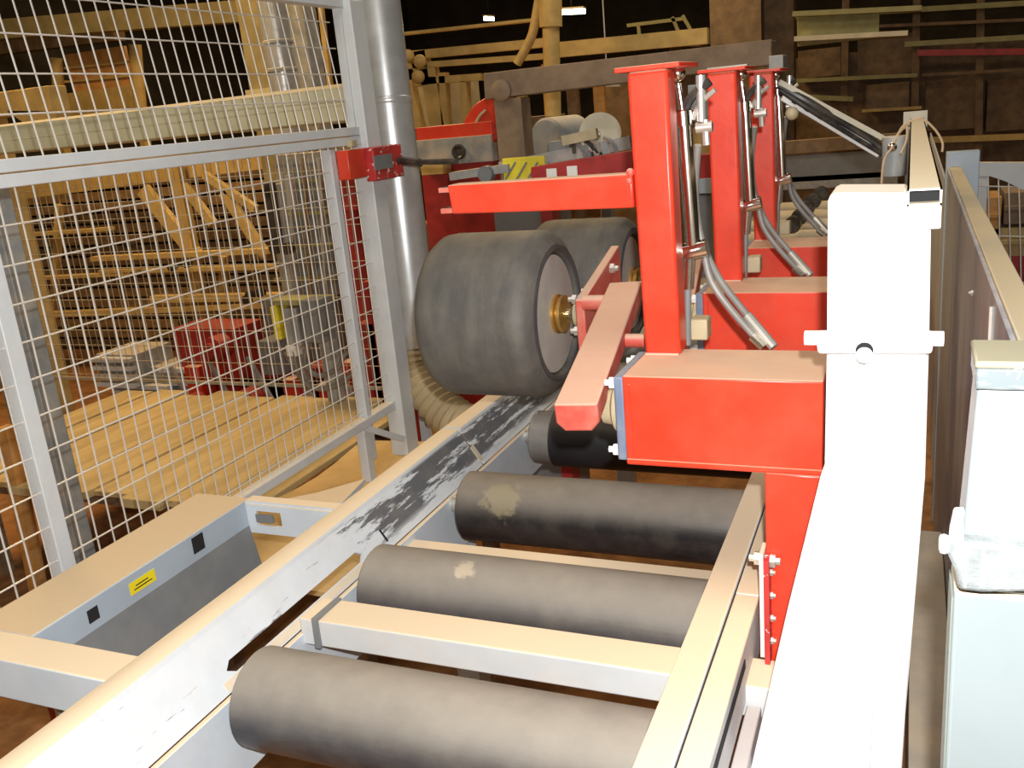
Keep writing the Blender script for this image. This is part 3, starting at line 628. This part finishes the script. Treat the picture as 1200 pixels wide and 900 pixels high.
tt = thing('plank_platform', 'low platform of tan boards behind the mesh fence', 'platform', (-2.9, 2.9, 0))
for i in range(9):
    x = -2.02-.19*i; B(x-.183, x, 2.32-.03*(i % 3), 3.45+.05*(i % 2), .47+.004*(i % 2), .495+.006*(i % 3)).build('board', 'plank', tt, .003)
for x in (-2.2, -3.6):
    for yy in (2.42, 3.35): B(x, x+.06, yy, yy+.06, 0, .47).build('leg', 'brown', tt)
B(-3.72, -2.04, 2.40, 2.46, .40, .47).build('bearer', 'brown', tt); B(-3.72, -2.04, 3.3, 3.36, .40, .47).build('bearer', 'brown', tt)

# grey round post behind the mesh
gp = B(-2.62, -2.55, 2.02, 2.09, 0, P(32, 215, 'X', -2.55).z).build('steel_post', 'midgrey', None, .004)
p0, p1 = P(32, 225, 'X', -2.5), P(108, 600, 'X', -2.5)
tag(gp, 'grey square steel post standing behind the left part of the mesh', 'post')

# grey crates/ribbed castings
rng_ = random.Random(3)
for i, (a, b, c, d_, l) in enumerate(((112, 415, 165, 455, 'ribbed grey casting, upper left of the pile behind the mesh'), (130, 450, 200, 480, 'ribbed grey casting, lowest of the pile behind the mesh'), (175, 430, 232, 492, 'ribbed grey casting, right end of the pile beside red machinery'))):
    t = thing('ribbed_casting', l, 'casting', P((a+b)/2, d_, 'Y', 3.9+i*.05), 'grey castings behind the mesh')
    yb('casting_body', a, b, c, d_, 3.9+i*.05, .3, 'midgrey', t)
    q0, q1 = P(a, b, 'Y', 3.9), P(c, d_, 'Y', 3.9)
    for r in range(4):
        z = q1.z+(q0.z-q1.z)*(r+.5)/4; B(q0.x, q1.x, 3.86+i*.05, 3.9+i*.05, z-.012, z+.012).build('rib', 'fence', t)

# red drive machine
rm = thing('red_drive_unit', 'dark red drive machine with motors and chain guards behind the mesh', 'machine', P(320, 500, 'Y', 3.9))
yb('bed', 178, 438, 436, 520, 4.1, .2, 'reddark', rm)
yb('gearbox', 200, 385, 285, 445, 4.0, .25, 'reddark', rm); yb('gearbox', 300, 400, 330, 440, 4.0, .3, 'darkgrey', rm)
for (x0, y0, x1, y1) in ((215, 430, 245, 500), (250, 420, 268, 505), (330, 445, 352, 505), (372, 450, 392, 515), (398, 425, 430, 505)):
    yb('guard_plate', x0, y0, x1, y1, 3.95, .12, 'red', rm)
for px, py, r in ((262, 405, .07), (300, 470, .09), (235, 470, .06), (365, 480, .08)):
    MB().lathe(P(px, py, 'Y', 3.93), (0, -1, 0), [(0, r), (.1, r), (.1, r*.6), (.13, r*.6)], 20).build('motor_end', 'reddark', rm)
for k_ in range(5): ybar('tie_bar', (200+45*k_, 430-6*k_), (240+45*k_, 500-6*k_), 3.9, 3.9, .02, .02, 'midgrey', rm)
yb('base', 240, 492, 436, 512, 3.96, .3, 'midgrey', rm)
B(-3.5, -2.45, 4.1, 4.28, 0, .45).build('pedestal', 'reddark', rm)

# electrical box with cable coil
eb = thing('junction_box', 'grey and yellow electrical box hanging behind the mesh with looped cables', 'electrical box', P(350, 405, 'Y', 3.3))
yb('grey_cover', 352, 352, 380, 402, 3.3, .1, 'darkgrey', eb); yb('box_body', 330, 362, 353, 405, 3.32, .1, 'midgrey', eb)
yb('yellow_cover', 316, 360, 330, 398, 3.32, .1, 'cautiony', eb); yb('lid', 318, 352, 376, 358, 3.32, .12, 'racklight', eb)
yb('glass_bulb', 334, 405, 348, 418, 3.32, .05, 'label', eb)
MB().tube([P(362, 400, 'Y', 3.35), P(358, 425, 'Y', 3.35), P(372, 440, 'Y', 3.35), P(395, 432, 'Y', 3.35), P(405, 415, 'Y', 3.35), P(420, 412, 'Y', 3.35), P(430, 425, 'Y', 3.35)], .012, 8).build('cable', 'hosegrey', eb)
MB().tube([P(345, 412, 'Y', 3.33), P(352, 440, 'Y', 3.33), P(370, 455, 'Y', 3.33), P(398, 450, 'Y', 3.33), P(425, 425, 'Y', 3.33)], .012, 8).build('cable', 'hosegrey', eb)
q = P(370, 370, 'Y', 3.36); B(q.x-.03, q.x+.03, 3.40, 3.46, .505, q.z).build('stand_post', 'midgrey', eb)

# yellow sawmill infeed behind the mesh: rails, chains, struts
ym = thing('yellow_infeed_frame', 'ochre yellow timber infeed frame with slanting struts behind the mesh', 'machine frame', P(200, 330, 'Y', 5))
for (p, q, y0, wd) in (((-40, 232), (420, 172), 5.5, .13), ((-40, 208), (420, 158), 5.6, .075), ((110, 303), (430, 288), 5.3, .035), ((120, 318), (400, 310), 5.3, .03), ((180, 350), (430, 345), 5.3, .05),
                       ((-20, 372), (330, 356), 5.3, .04), ((-40, 330), (160, 320), 5.3, .025), ((-40, 280), (130, 268), 5.3, .025)):
    ybar('rail', p, q, y0, y0, wd, .08, 'yellow', ym)
for (p, q, y0, wd) in (((168, 222), (235, 305), 5.4, .11), ((205, 205), (250, 262), 5.4, .06), ((262, 225), (312, 300), 5.4, .07), ((240, 205), (300, 245), 5.4, .05), ((70, 240), (60, 420), 5.4, .05), ((262, 300), (262, 430), 5.4, .05), ((405, 170), (420, 420), 5.4, .06)):
    ybar('strut', p, q, y0, y0, wd, .05, 'yellow', ym)
for px, py in ((155, 288), (205, 312), (222, 308), (296, 345), (308, 342), (218, 378), (232, 376), (292, 350)):
    MB().lathe(P(px, py, 'Y', 5.2), (0, -1, 0), [(0, .03), (.05, .03), (.05, .015)], 14).build('chain_wheel', 'black', ym)
for x in (-4.9, -3.7, -3.1): B(x, x+.08, 5.35, 5.42, 0, 1.6).build('leg', 'yellow', ym)
# brown boards of infeed bed
bd = thing('board_stack', 'tall stack of golden brown sawn boards in the dim hall behind fence', 'timber stack', (-5.2, 5.8, 0))
for i in range(17):
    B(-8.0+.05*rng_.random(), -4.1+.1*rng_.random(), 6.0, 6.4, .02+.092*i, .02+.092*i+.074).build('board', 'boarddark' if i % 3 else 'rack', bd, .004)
B(-8, -7.9, 5.98, 6.42, 0, .02).build('bearer', 'brown', bd)
# black strap clamp and grey cluster
sp = thing('black_clamp_arm', 'tall black clamp arm with two black knobs behind the mesh', 'clamp', P(328, 290, 'Y', 4.0))
ybar('arm', (316, 214), (326, 292), 4.0, 4.0, .045, .04, 'black', sp); ybar('rod', (338, 205), (342, 245), 4.0, 4.0, .03, .03, 'galv', sp)
for px in (327, 341): MB().lathe(P(px, 290, 'Y', 3.98), (0, -1, 0), [(0, .03), (.05, .03), (.05, .01)], 14).build('knob', 'black', sp)
q = P(334, 300, 'Y', 4.05); B(q.x-.03, q.x+.03, 4.03, 4.09, 0, P(334, 215, 'Y', 4.05).z).build('stand', 'midgrey', sp)
gr = thing('grey_press_unit', 'grey dusty machine block of pipes and valves beside the fence post', 'machine', P(380, 340, 'Y', 4.6))
yb('block', 322, 182, 405, 345, 4.4, .2, 'midgrey', gr)
for j in range(8): ybar('pipe', (322, 195+19*j), (405, 190+19*j), 4.37, 4.37, .02, .02, 'racklight' if j % 2 else 'darkgrey', gr)
for j in range(4): ybar('pipe', (338+18*j, 185), (346+18*j, 345), 4.34, 4.34, .016, .016, 'brown' if j % 2 else 'galv', gr)
B(P(322, 300, 'Y', 4.6).x, P(405, 300, 'Y', 4.6).x, 4.42, 4.6, 0, P(360, 344, 'Y', 4.6).z).build('plinth', 'darkgrey', gr)
rb = thing('red_valve_block', 'small dark red valve block seen through mesh below the latch', 'valve', P(408, 245, 'Y', 4.0))
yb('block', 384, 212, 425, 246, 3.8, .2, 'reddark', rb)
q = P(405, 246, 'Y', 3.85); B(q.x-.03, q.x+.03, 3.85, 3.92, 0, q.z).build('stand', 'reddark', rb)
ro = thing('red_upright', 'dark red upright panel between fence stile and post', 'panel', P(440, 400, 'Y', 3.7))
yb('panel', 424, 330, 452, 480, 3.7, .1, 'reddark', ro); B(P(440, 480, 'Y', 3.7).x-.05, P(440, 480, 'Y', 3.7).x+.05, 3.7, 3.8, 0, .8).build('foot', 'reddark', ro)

# floor clutter low left
oc = thing('orange_pallet_post', 'weathered orange timber upright behind the lower left mesh', 'post', P(35, 650, 'Y', 2.0))
ybar('upright', (8, 500), (45, 690), 2.3, 2.3, .05, .05, 'orange', oc)
hw = MB().tube([P(38, 800, 'Y', 1.2), P(50, 815, 'Y', 1.22), P(60, 832, 'Y', 1.25), P(66, 860, 'Y', 1.3)], .006, 8).build('loose_cable', 'reddark')
tag(hw, 'thin reddish cable hanging under the left crossbeam', 'cable')

# ------------------------------------------------------------------ upper left behind the mesh
cl = thing('beige_column', 'beige steel hall column behind the upper mesh', 'column', P(300, 110, 'Y', 5.2))
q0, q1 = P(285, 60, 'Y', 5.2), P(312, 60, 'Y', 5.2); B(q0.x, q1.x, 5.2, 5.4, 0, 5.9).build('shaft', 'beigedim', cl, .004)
q = P(300, 104, 'Y', 5.15); B(q0.x-.02, q1.x+.02, 5.18, 5.42, q.z-.05, q.z).build('collar', 'beige', cl)
dp = thing('ringed_duct', 'vertical silver duct with seam rings beside the beige column', 'duct', P(325, 110, 'Y', 5.2))
q = P(327, 60, 'Y', 5.07); MB().lathe((q.x, 5.07, .8), (0, 0, 1), [(0, .09), (5, .09)], 24).build('pipe', 'galv', dp)
for py in (52, 85): z = P(327, py, 'Y', 5.07).z; MB().lathe((q.x, 5.07, z), (0, 0, 1), [(0, .091), (.004, .096), (.02, .096), (.024, .091)], 24, caps=False).build('seam_ring', 'midgrey', dp)
q = P(346, 60, 'Y', 5.3); gp2 = B(q.x-.05, q.x+.07, 5.35, 5.5, 0, 5.9).build('grey_column', 'midgrey', None, .004); tag(gp2, 'grey column immediately right of the ringed silver duct', 'column')
yk = thing('yellow_bin_frame', 'ochre panelled bin frame between two round posts, upper left', 'frame', P(115, 115, 'X', -4.5))
def XX(px, py, x): return P(px, py, 'X', x)
a, b = P(66, 68, 'Y', 6.8), P(70, 130, 'Y', 6.8); MB().cyl(P(72, 150, 'Y', 6.8), a, .055, 14).build('round_post', 'yellow', yk)
MB().cyl(P(166, 140, 'Y', 6.8), P(158, 52, 'Y', 6.8), .055, 14).build('round_post', 'yellow', yk)
yb('back_panel', 76, 64, 156, 112, 6.86, .04, 'orange', yk)
for j in range(3): ybar('slat', (76, 80+16*j), (158, 72+16*j), 6.84, 6.84, .02, .02, 'yellow', yk)
yb('lower_panel', 74, 110, 164, 128, 6.82, .05, 'yellow', yk)
q = P(72, 150, 'Y', 6.85); B(q.x-.03, q.x+.03, 6.8, 6.88, 0, q.z).build('leg', 'yellow', yk); q = P(166, 140, 'Y', 6.85); B(q.x-.03, q.x+.03, 6.8, 6.88, 0, q.z).build('leg', 'yellow', yk)
yw = thing('yellow_lintel', 'bright ochre beam end at the far left above the beige channel', 'beam', P(30, 125, 'Y', 3.8))
yb('beam', -30, 112, 62, 130, 3.8, .12, 'yellow', yw); MB().prism([(P(8, 130, 'Y', 3.8).x, P(8, 130, 'Y', 3.8).z), (P(66, 130, 'Y', 3.8).x, P(66, 130, 'Y', 3.8).z), (P(66, 142, 'Y', 3.8).x, P(66, 142, 'Y', 3.8).z), (P(28, 144, 'Y', 3.8).x, P(28, 144, 'Y', 3.8).z)], 'Y', 3.8, 3.9).build('gusset', 'yellow', yw)
q = P(-20, 130, 'Y', 3.8); B(q.x-.05, q.x+.05, 3.8, 3.9, 0, q.z).build('leg', 'yellow', yw)
for (p, q, y0, wd, l) in (((-40, 38), (330, 10), 6.5, .16, 'long olive roof beam, higher one behind the upper mesh'), ((-40, 62), (140, 40), 7.5, .12, 'short brown roof beam lower at far left')):
    o = MB().bar(P(*p, 'Y', y0), P(*q, 'Y', y0), wd, .15, (0, 1, 0)).build('roof_beam', 'beigedim' if y0 < 7 else 'rack'); tag(o, l, 'beam')
for px in (375, 396): 
    o = MB().bar(P(px, 0, 'Y', 6.2), P(px+12, 100, 'Y', 6.2), .035, .035, (0, 1, 0)).build('vertical_conduit', 'yellow'); tag(o, 'thin ochre vertical pipe behind upper mesh, %s of two beside the fence post' % ('left' if px == 375 else 'right'), 'pipe')

# ------------------------------------------------------------------ centre background
rd = thing('red_saw_guard', 'red machine with round guard on grey base, left of the brown post', 'machine', P(530, 190, 'Y', 4.6))
a = P(487, 152, 'Y', 4.6); b = P(580, 165, 'Y', 4.6)
yb('red_top', 487, 150, 578, 167, 4.6, .3, 'red', rd)
mb = MB(); cx, cz = P(582, 164, 'Y', 4.6).x, P(582, 164, 'Y', 4.6).z; R_ = (P(582, 164, 'Y', 4.6)-P(582, 112, 'Y', 4.6)).length
mb.prism([(cx+.02, cz)]+[(cx-R_*math.sin(t*math.pi/2/10)*.95, cz+R_*math.cos(t*math.pi/2/10)) for t in range(11)], 'Y', 4.62, 4.85); mb.build('round_guard', 'red', rd, .004)
MB().tube([(cx-R_*.62*math.cos(t), 4.61, cz+R_*.75*math.sin(t)) for t in (0, .3, .6, .9, 1.2)], .008, 6).build('guard_trim', 'tanbear', rd)
gbz = yb('grey_base', 487, 165, 578, 189, 4.58, .35, 'midgrey', rd)
MB().lathe(P(538, 178, 'Y', 4.57), (0, -1, 0), [(0, .04), (.01, .04), (.012, .03), (.004, .02)], 20).build('round_port', 'black', rd)
q0, q1 = P(490, 189, 'Y', 4.6), P(575, 189, 'Y', 4.6); B(q0.x, q1.x, 4.62, 4.88, 0, q0.z).build('pedestal', 'reddark', rd)
yb('yellow_drawer', 492, 190, 520, 204, 4.5, .1, 'yellow', rd)

mc = thing('motor_cluster', 'dark grey machine head with pipes and grey drum behind the red arm', 'machine', P(660, 200, 'Y', 3.9))
MB().lathe(P(640, 165, 'Y', 3.8), (.35, 1, 0), [(0, .085), (.01, .095), (.2, .095)], 28).build('grey_drum', 'midgrey', mc)
ybar('sloping_beam', (590, 196), (742, 166), 3.35, 3.35, .045, .08, 'midgrey', mc)
ybar('sloping_shelf', (532, 206), (600, 196), 3.32, 3.32, .03, .08, 'midgrey', mc)
yb('motor', 642, 166, 668, 186, 3.32, .1, 'darkgrey', mc)
for i in range(9):
    px, py = 655+rng_.random()*60, 158+rng_.random()*18
    MB().tube([P(px, py, 'Y', 3.3), P(px+8, py+6, 'Y', 3.3), P(px+10, py+18, 'Y', 3.3)], .008, 6).build('pipe', ('darkgrey', 'zinc', 'black')[i % 3], mc)
MB().bar(P(660, 165, 'Y', 3.3), P(700, 156, 'Y', 3.3), .035, .03, (0, 1, 0)).build('rod', 'tanbear', mc)
B(-1.5, -1.25, 3.36, 3.56, 0, 1.45).build('pedestal', 'darkgrey', mc)
cy_ = yb('caution_plate', 588, 186, 640, 212, 3.3, .03, 'cautiony', mc)
for j in range(4): ybar('caution_stripe', (592+13*j, 211), (604+13*j, 190), 3.295, 3.295, .006, .004, 'darkgrey', mc)
MB().lathe(P(573, 203, 'Y', 3.3), (0, -1, 0), [(0, .03), (.04, .03), (.04, .015)], 18).build('bearing', 'darkgrey', mc)
rx = thing('red_cover_box', 'red cover box with two white labels above the red arm', 'machine cover', P(690, 210, 'Y', 3.2))
q0, q1, q2, q3 = P(622, 196, 'Y', 3.2), P(742, 176, 'Y', 3.2), P(742, 215, 'Y', 3.2), P(622, 222, 'Y', 3.2)
MB().prism([(q0.x, q0.z), (q1.x, q1.z), (q2.x, q2.z), (q3.x, q3.z)], 'Y', 3.2, 3.3).build('cover', 'reddark', rx, .003)
for a, b in ((640, 198), (664, 195)): yb('label_tag', a, b, a+13, b+14, 3.193, .004, 'label', rx, 0)
B(q0.x+.02, -1.2, 3.21, 3.3, 0, q2.z+.02).build('base', 'reddark', rx)
dc = thing('ivory_wheel', 'ivory disc wheel on a shaft left of the near red tower', 'wheel', P(703, 175, 'Y', 3.6))
c0 = P(703, 157, 'Y', 3.6); MB().lathe(c0, (.4, -1, 0), [(-.02, .07), (-.02, .082), (.02, .082), (.02, .05), (.01, .03), (.01, .01)], 36).build('disc', 'pale', dc)
MB().cyl(c0+Vector((.01, -.03, 0)), c0+Vector((-.10, -.05, -.01)), .012, 12).build('shaft', 'zinc', dc)
B(c0.x-.02, c0.x+.02, 3.62, 3.66, 0, c0.z).build('stand', 'darkgrey', dc)

yp = thing('ochre_vent_pipe', 'ochre vertical vent pipe with flange and branch hose behind brown beam', 'pipe', P(642, 130, 'Y', 6))
MB().lathe(P(648, 136, 'Y', 6), P(640, -200, 'Y', 6)-P(648, 136, 'Y', 6), [(0, .055), (.35, .055), (.36, .055), (.55, .055), (.552, .075), (2.5, .075)], 24).build('pipe', 'yellow', yp)
MB().tube([P(636, -30, 'Y', 6), P(628, 20, 'Y', 6), P(622, 45, 'Y', 6), P(606, 75, 'Y', 6)], .03, 12).build('branch_hose', 'yellow', yp)
MB().lathe(P(648, 136, 'Y', 6)+Vector((0, 0, -.14)), (0, 0, 1), [(0, .04), (.14, .05)], 16).build('nozzle', 'darkgrey', yp)

yf = thing('ochre_machine_frame', 'tall ochre machine frame in the hall behind the silver duct', 'machine frame', P(540, 150, 'Y', 6.5))
for p, q, wd in (((470, 66), (640, 50), .06), ((470, 78), (640, 66), .04), ((496, 95), (566, 90), .05), ((503, 80), (515, 150), .12), ((520, 85), (524, 150), .05), ((545, 95), (548, 150), .05), ((478, 95), (490, 150), .10),
                 ((492, 60), (498, 100), .12), ((610, 100), (616, 140), .06), ((640, 60), (830, 42), .10), ((596, 110), (600, 165), .05), ((470, 40), (640, 22), .02)):
    ybar('bar', p, q, 6.5, 6.5, wd, .08, 'yellow', yf)
for px, py in ((492, 72), (478, 66), (490, 90), (562, 150)): MB().ball(P(px, py, 'Y', 6.4), .05).build('joint', 'yellow', yf)
yb('side_panel', 480, 96, 560, 152, 6.8, .1, 'beige', yf); yb('lower_body', 480, 150, 640, 190, 6.6, .5, 'brown', yf)
B(-5.6, -3.0, 6.7, 7.0, 0, .9).build('pedestal', 'brown', yf)
for i, (p, q, y0) in enumerate((((640, 75), (650, 190), 7.4), ((668, 80), (672, 190), 7.4), ((700, 85), (700, 170), 7.4), ((612, 120), (625, 165), 7.4))):
    q = P(*p, 'Y', y0); o = B(q.x-.045, q.x+.045, y0, y0+.06, 0, q.z).build('timber_upright', 'orange' if i % 2 == 0 else 'rack'); tag(o, ['reddish timber upright under the ochre pipe', 'brown timber upright right of the ochre pipe', 'orange timber upright behind the ivory wheel', 'brown timber upright right of the brown post'][i], 'post')
rl_ = thing('platform_railing', 'pale railing of a raised platform high behind the brown beam', 'railing', P(790, 40, 'Y', 9))
for p, q in (((735, 30), (800, 22)), ((740, 44), (812, 38)), ((788, 20), (800, 48)), ((800, 18), (818, 50)), ((748, 28), (750, 46))): ybar('rail', p, q, 9, 9, .03, .03, 'racklight', rl_)
MB().bar(P(765, 52, 'Y', 9), P(825, 52, 'Y', 9), .04, .3, (0, 1, 0)).build('deck', 'rack', rl_)
o = B(P(700, 100, 'Y', 9).x, P(900, 100, 'Y', 9).x, 9.2, 9.5, 0, P(800, 60, 'Y', 9).z).build('machine_hood', 'rack'); tag(o, 'large dim brown machine housing behind the tower tops', 'machine')
B(P(790, 50, 'Y', 9).x-.05, P(790, 50, 'Y', 9).x+.05, 9.0, 9.1, 0, P(790, 52, 'Y', 9).z).build('support_post', 'rack', rl_)
bs = thing('grey_back_plate', 'pale grey plate between the near and middle red towers', 'plate', P(825, 120, 'Y', 4.5))
yb('plate', 806, 100, 838, 138, 4.5, .03, 'bluegrey', bs); yb('red_block', 812, 182, 845, 212, 4.4, .1, 'reddark', bs); yb('grey_block', 812, 210, 845, 226, 4.38, .1, 'bluegrey', bs); yb('ochre_block', 812, 150, 838, 180, 4.6, .1, 'yellow', bs)
q = P(827, 226, 'Y', 4.5); B(q.x-.04, q.x+.04, 4.4, 4.5, 0, q.z).build('stand', 'darkgrey', bs); yb('stand_cover', 818, 226, 836, 300, 4.5, .05, 'darkgrey', bs)

# lamps
for i, (px, py, y0, dx, l) in enumerate(((670, 14, 11, .32, 'bright fluorescent hall lamp near the top centre'), (573, 22, 13, .14, 'small bright hall lamp left of the ochre pipe'))):
    t = thing('hall_lamp', l, 'lamp', P(px, py, 'Y', y0), 'hall lamps')
    a = P(px, py, 'Y', y0)
    MB().bar(a+Vector((-dx/2, 0, .012)), a+Vector((dx/2, 0, -.012)), .05, .05).build('tube', 'glow', t)
    MB().bar(a+Vector((-dx/2, 0, .05)), a+Vector((dx/2, 0, .03)), .10, .02).build('reflector', 'pale', t)
    MB().tube([a+Vector((0, 0, .05)), Vector((a.x, a.y, 6))], .008, 6, 0).build('cord', 'black', t)
q = P(712, 99, 'Y', 8); lp = MB().bar(P(697, 100, 'Y', 8), P(727, 99, 'Y', 8), .03, .05, (0, 1, 0)).tube([(q.x, 8, q.z), (q.x, 8, 6)], .006, 6, 0).build('hall_lamp', 'label'); tag(lp, 'pale tube lamp under the brown beam, left of near tower', 'lamp', 'hall lamps')

# ------------------------------------------------------------------ right background
rk = thing('storage_rack', 'tall dim brown storage rack with thin rails at upper right', 'rack', P(1050, 150, 'Y', 11))
for px in (885, 992, 1075, 1150, 1230): ybar('upright', (px, -40), (px-4, 190), 11, 11, .07, .07, 'rack', rk)
for p, q, wd, m in (((930, 20), (1230, 2), .05, 'racklight'), ((1000, 32), (1230, 22), .03, 'rack'), ((1060, 52), (1230, 42), .05, 'racklight'), ((925, 95), (1075, 88), .04, 'racklight'), ((925, 113), (1000, 116), .05, 'racklight'),
                    ((1075, 62), (1230, 60), .06, 'reddark'), ((925, 170), (1200, 160), .06, 'yellow'), ((1080, 88), (1230, 80), .03, 'rack'), ((1010, 130), (1080, 126), .03, 'yellow')):
    ybar('rail', p, q, 10.9, 10.9, wd, .05, m, rk)
for x0, y0, x1, y1, m in ((1005, 45, 1070, 85, 'rack'), (1085, 95, 1145, 150, 'rack'), (1158, 95, 1225, 150, 'rack'), (935, 60, 985, 88, 'rack'), (1015, 100, 1065, 125, 'brown')):
    yb('stored_bundle', x0, y0, x1, y1, 11.1, .3, m, rk)
B(P(885, 100, 'Y', 11).x, P(1230, 100, 'Y', 11).x, 11.4, 11.5, 0, P(1000, 60, 'Y', 11).z).build('back_board', 'rack', rk)
ol = thing('olive_crane_beam', 'olive lit crane beam at top right of the hall', 'beam', P(1000, 35, 'Y', 9))
yb('web', 934, 22, 1030, 44, 9, .1, 'racklight', ol); ybar('flange', (930, 17), (1080, 10), 8.95, 8.95, .04, .2, 'racklight', ol); ybar('flange', (932, 46), (1064, 39), 8.95, 8.95, .04, .2, 'pale', ol)
bc = B(P(832, 30, 'Y', 9.7).x, P(892, 30, 'Y', 9.7).x, 9.7, 9.9, 0, 5.9).build('brown_hall_column', 'brown'); tag(bc, 'broad brown hall column rising behind the red towers', 'column')
ob = B(P(893, 30, 'Y', 10).x, P(930, 30, 'Y', 10).x, 10, 10.2, 0, 5.9).build('olive_hall_column', 'rack'); tag(ob, 'dim olive column just right of the broad brown column', 'column')
cr = thing('cross_conveyor', 'dark grey cross conveyor with brown side boards behind the white post', 'conveyor', P(980, 200, 'Y', 8.4))
for y0, y1, m in ((166, 172, 'brown'), (174, 180, 'orange'), (183, 207, 'darkgrey'), (208, 216, 'midgrey')): yb('side_board', 915, y0, 1052, y1, 8.4+.02*(y0 % 5), .1, m, cr)
for x in (-1.4, 0.0): B(x, x+.1, 8.45, 8.6, 0, P(950, 200, 'Y', 8.4).z).build('leg', 'darkgrey', cr)
for i in range(5): MB().lathe(P(962-8*i, 226+9*i, 'Y', 7-.3*i), (0, -1, 0), [(0, .05), (.08, .05), (.08, .02)], 12).build('chain_wheel', 'black', cr)

rf = thing('rear_wire_fence', 'small wire mesh fence with white curved top panel at right edge', 'fence', (.75, 5.2, 0))
yb('stile', 1143, 206, 1152, 320, 5.2, .04, 'fence', rf)
q = [P(a, b, 'Y', 5.2) for a, b in ((1143, 190), (1230, 190), (1230, 228), (1196, 221), (1178, 212), (1160, 206), (1143, 206))]
MB().prism([(v.x, v.z) for v in q], 'Y', 5.18, 5.22).build('curved_panel', 'frame', rf)
mb = MB()
for px in range(1158, 1230, 12): mb.tube([P(px, 205, 'Y', 5.2), P(px+3, 345, 'Y', 5.2)], .004, 5, 0)
for py in (218, 276, 330): mb.tube([P(1145, py, 'Y', 5.2), P(1230, py+2, 'Y', 5.2)], .004, 5, 0)
mb.build('wire_mesh', 'wire', rf, kind='stuff')
B(P(1146, 300, 'Y', 5.2).x-.02, P(1146, 300, 'Y', 5.2).x+.03, 5.2, 5.24, 0, P(1146, 300, 'Y', 5.2).z).build('foot_post', 'fence', rf)
for i, (x0, y0, x1, y1, m, l) in enumerate(((1150, 232, 1172, 275, 'orange', 'orange wooden crate, upper left of those behind the rear mesh'), (1178, 226, 1210, 262, 'brown', 'brown wooden crate, upper right behind the rear mesh'), (1158, 268, 1212, 300, 'plank', 'tan wooden crate in the middle behind the rear mesh'), (1165, 300, 1215, 345, 'reddark', 'dark red crate at the bottom behind the rear mesh'))):
    t = thing('wooden_crate', l, 'crate', P((x0+x1)/2, y1, 'Y', 6)); yb('crate_body', x0, y0, x1, y1, 6, .35, m, t)
    yb('crate_batten', x0-1, (y0+y1)/2-2, x1+1, (y0+y1)/2+2, 5.97, .03, m, t)
cs = B(P(1150, 320, 'Y', 6).x, P(1240, 320, 'Y', 6).x, 5.95, 6.4, 0, P(1165, 345, 'Y', 6).z).build('crate_stand', 'brown'); tag(cs, 'brown stand under the crates behind the rear mesh', 'stand')
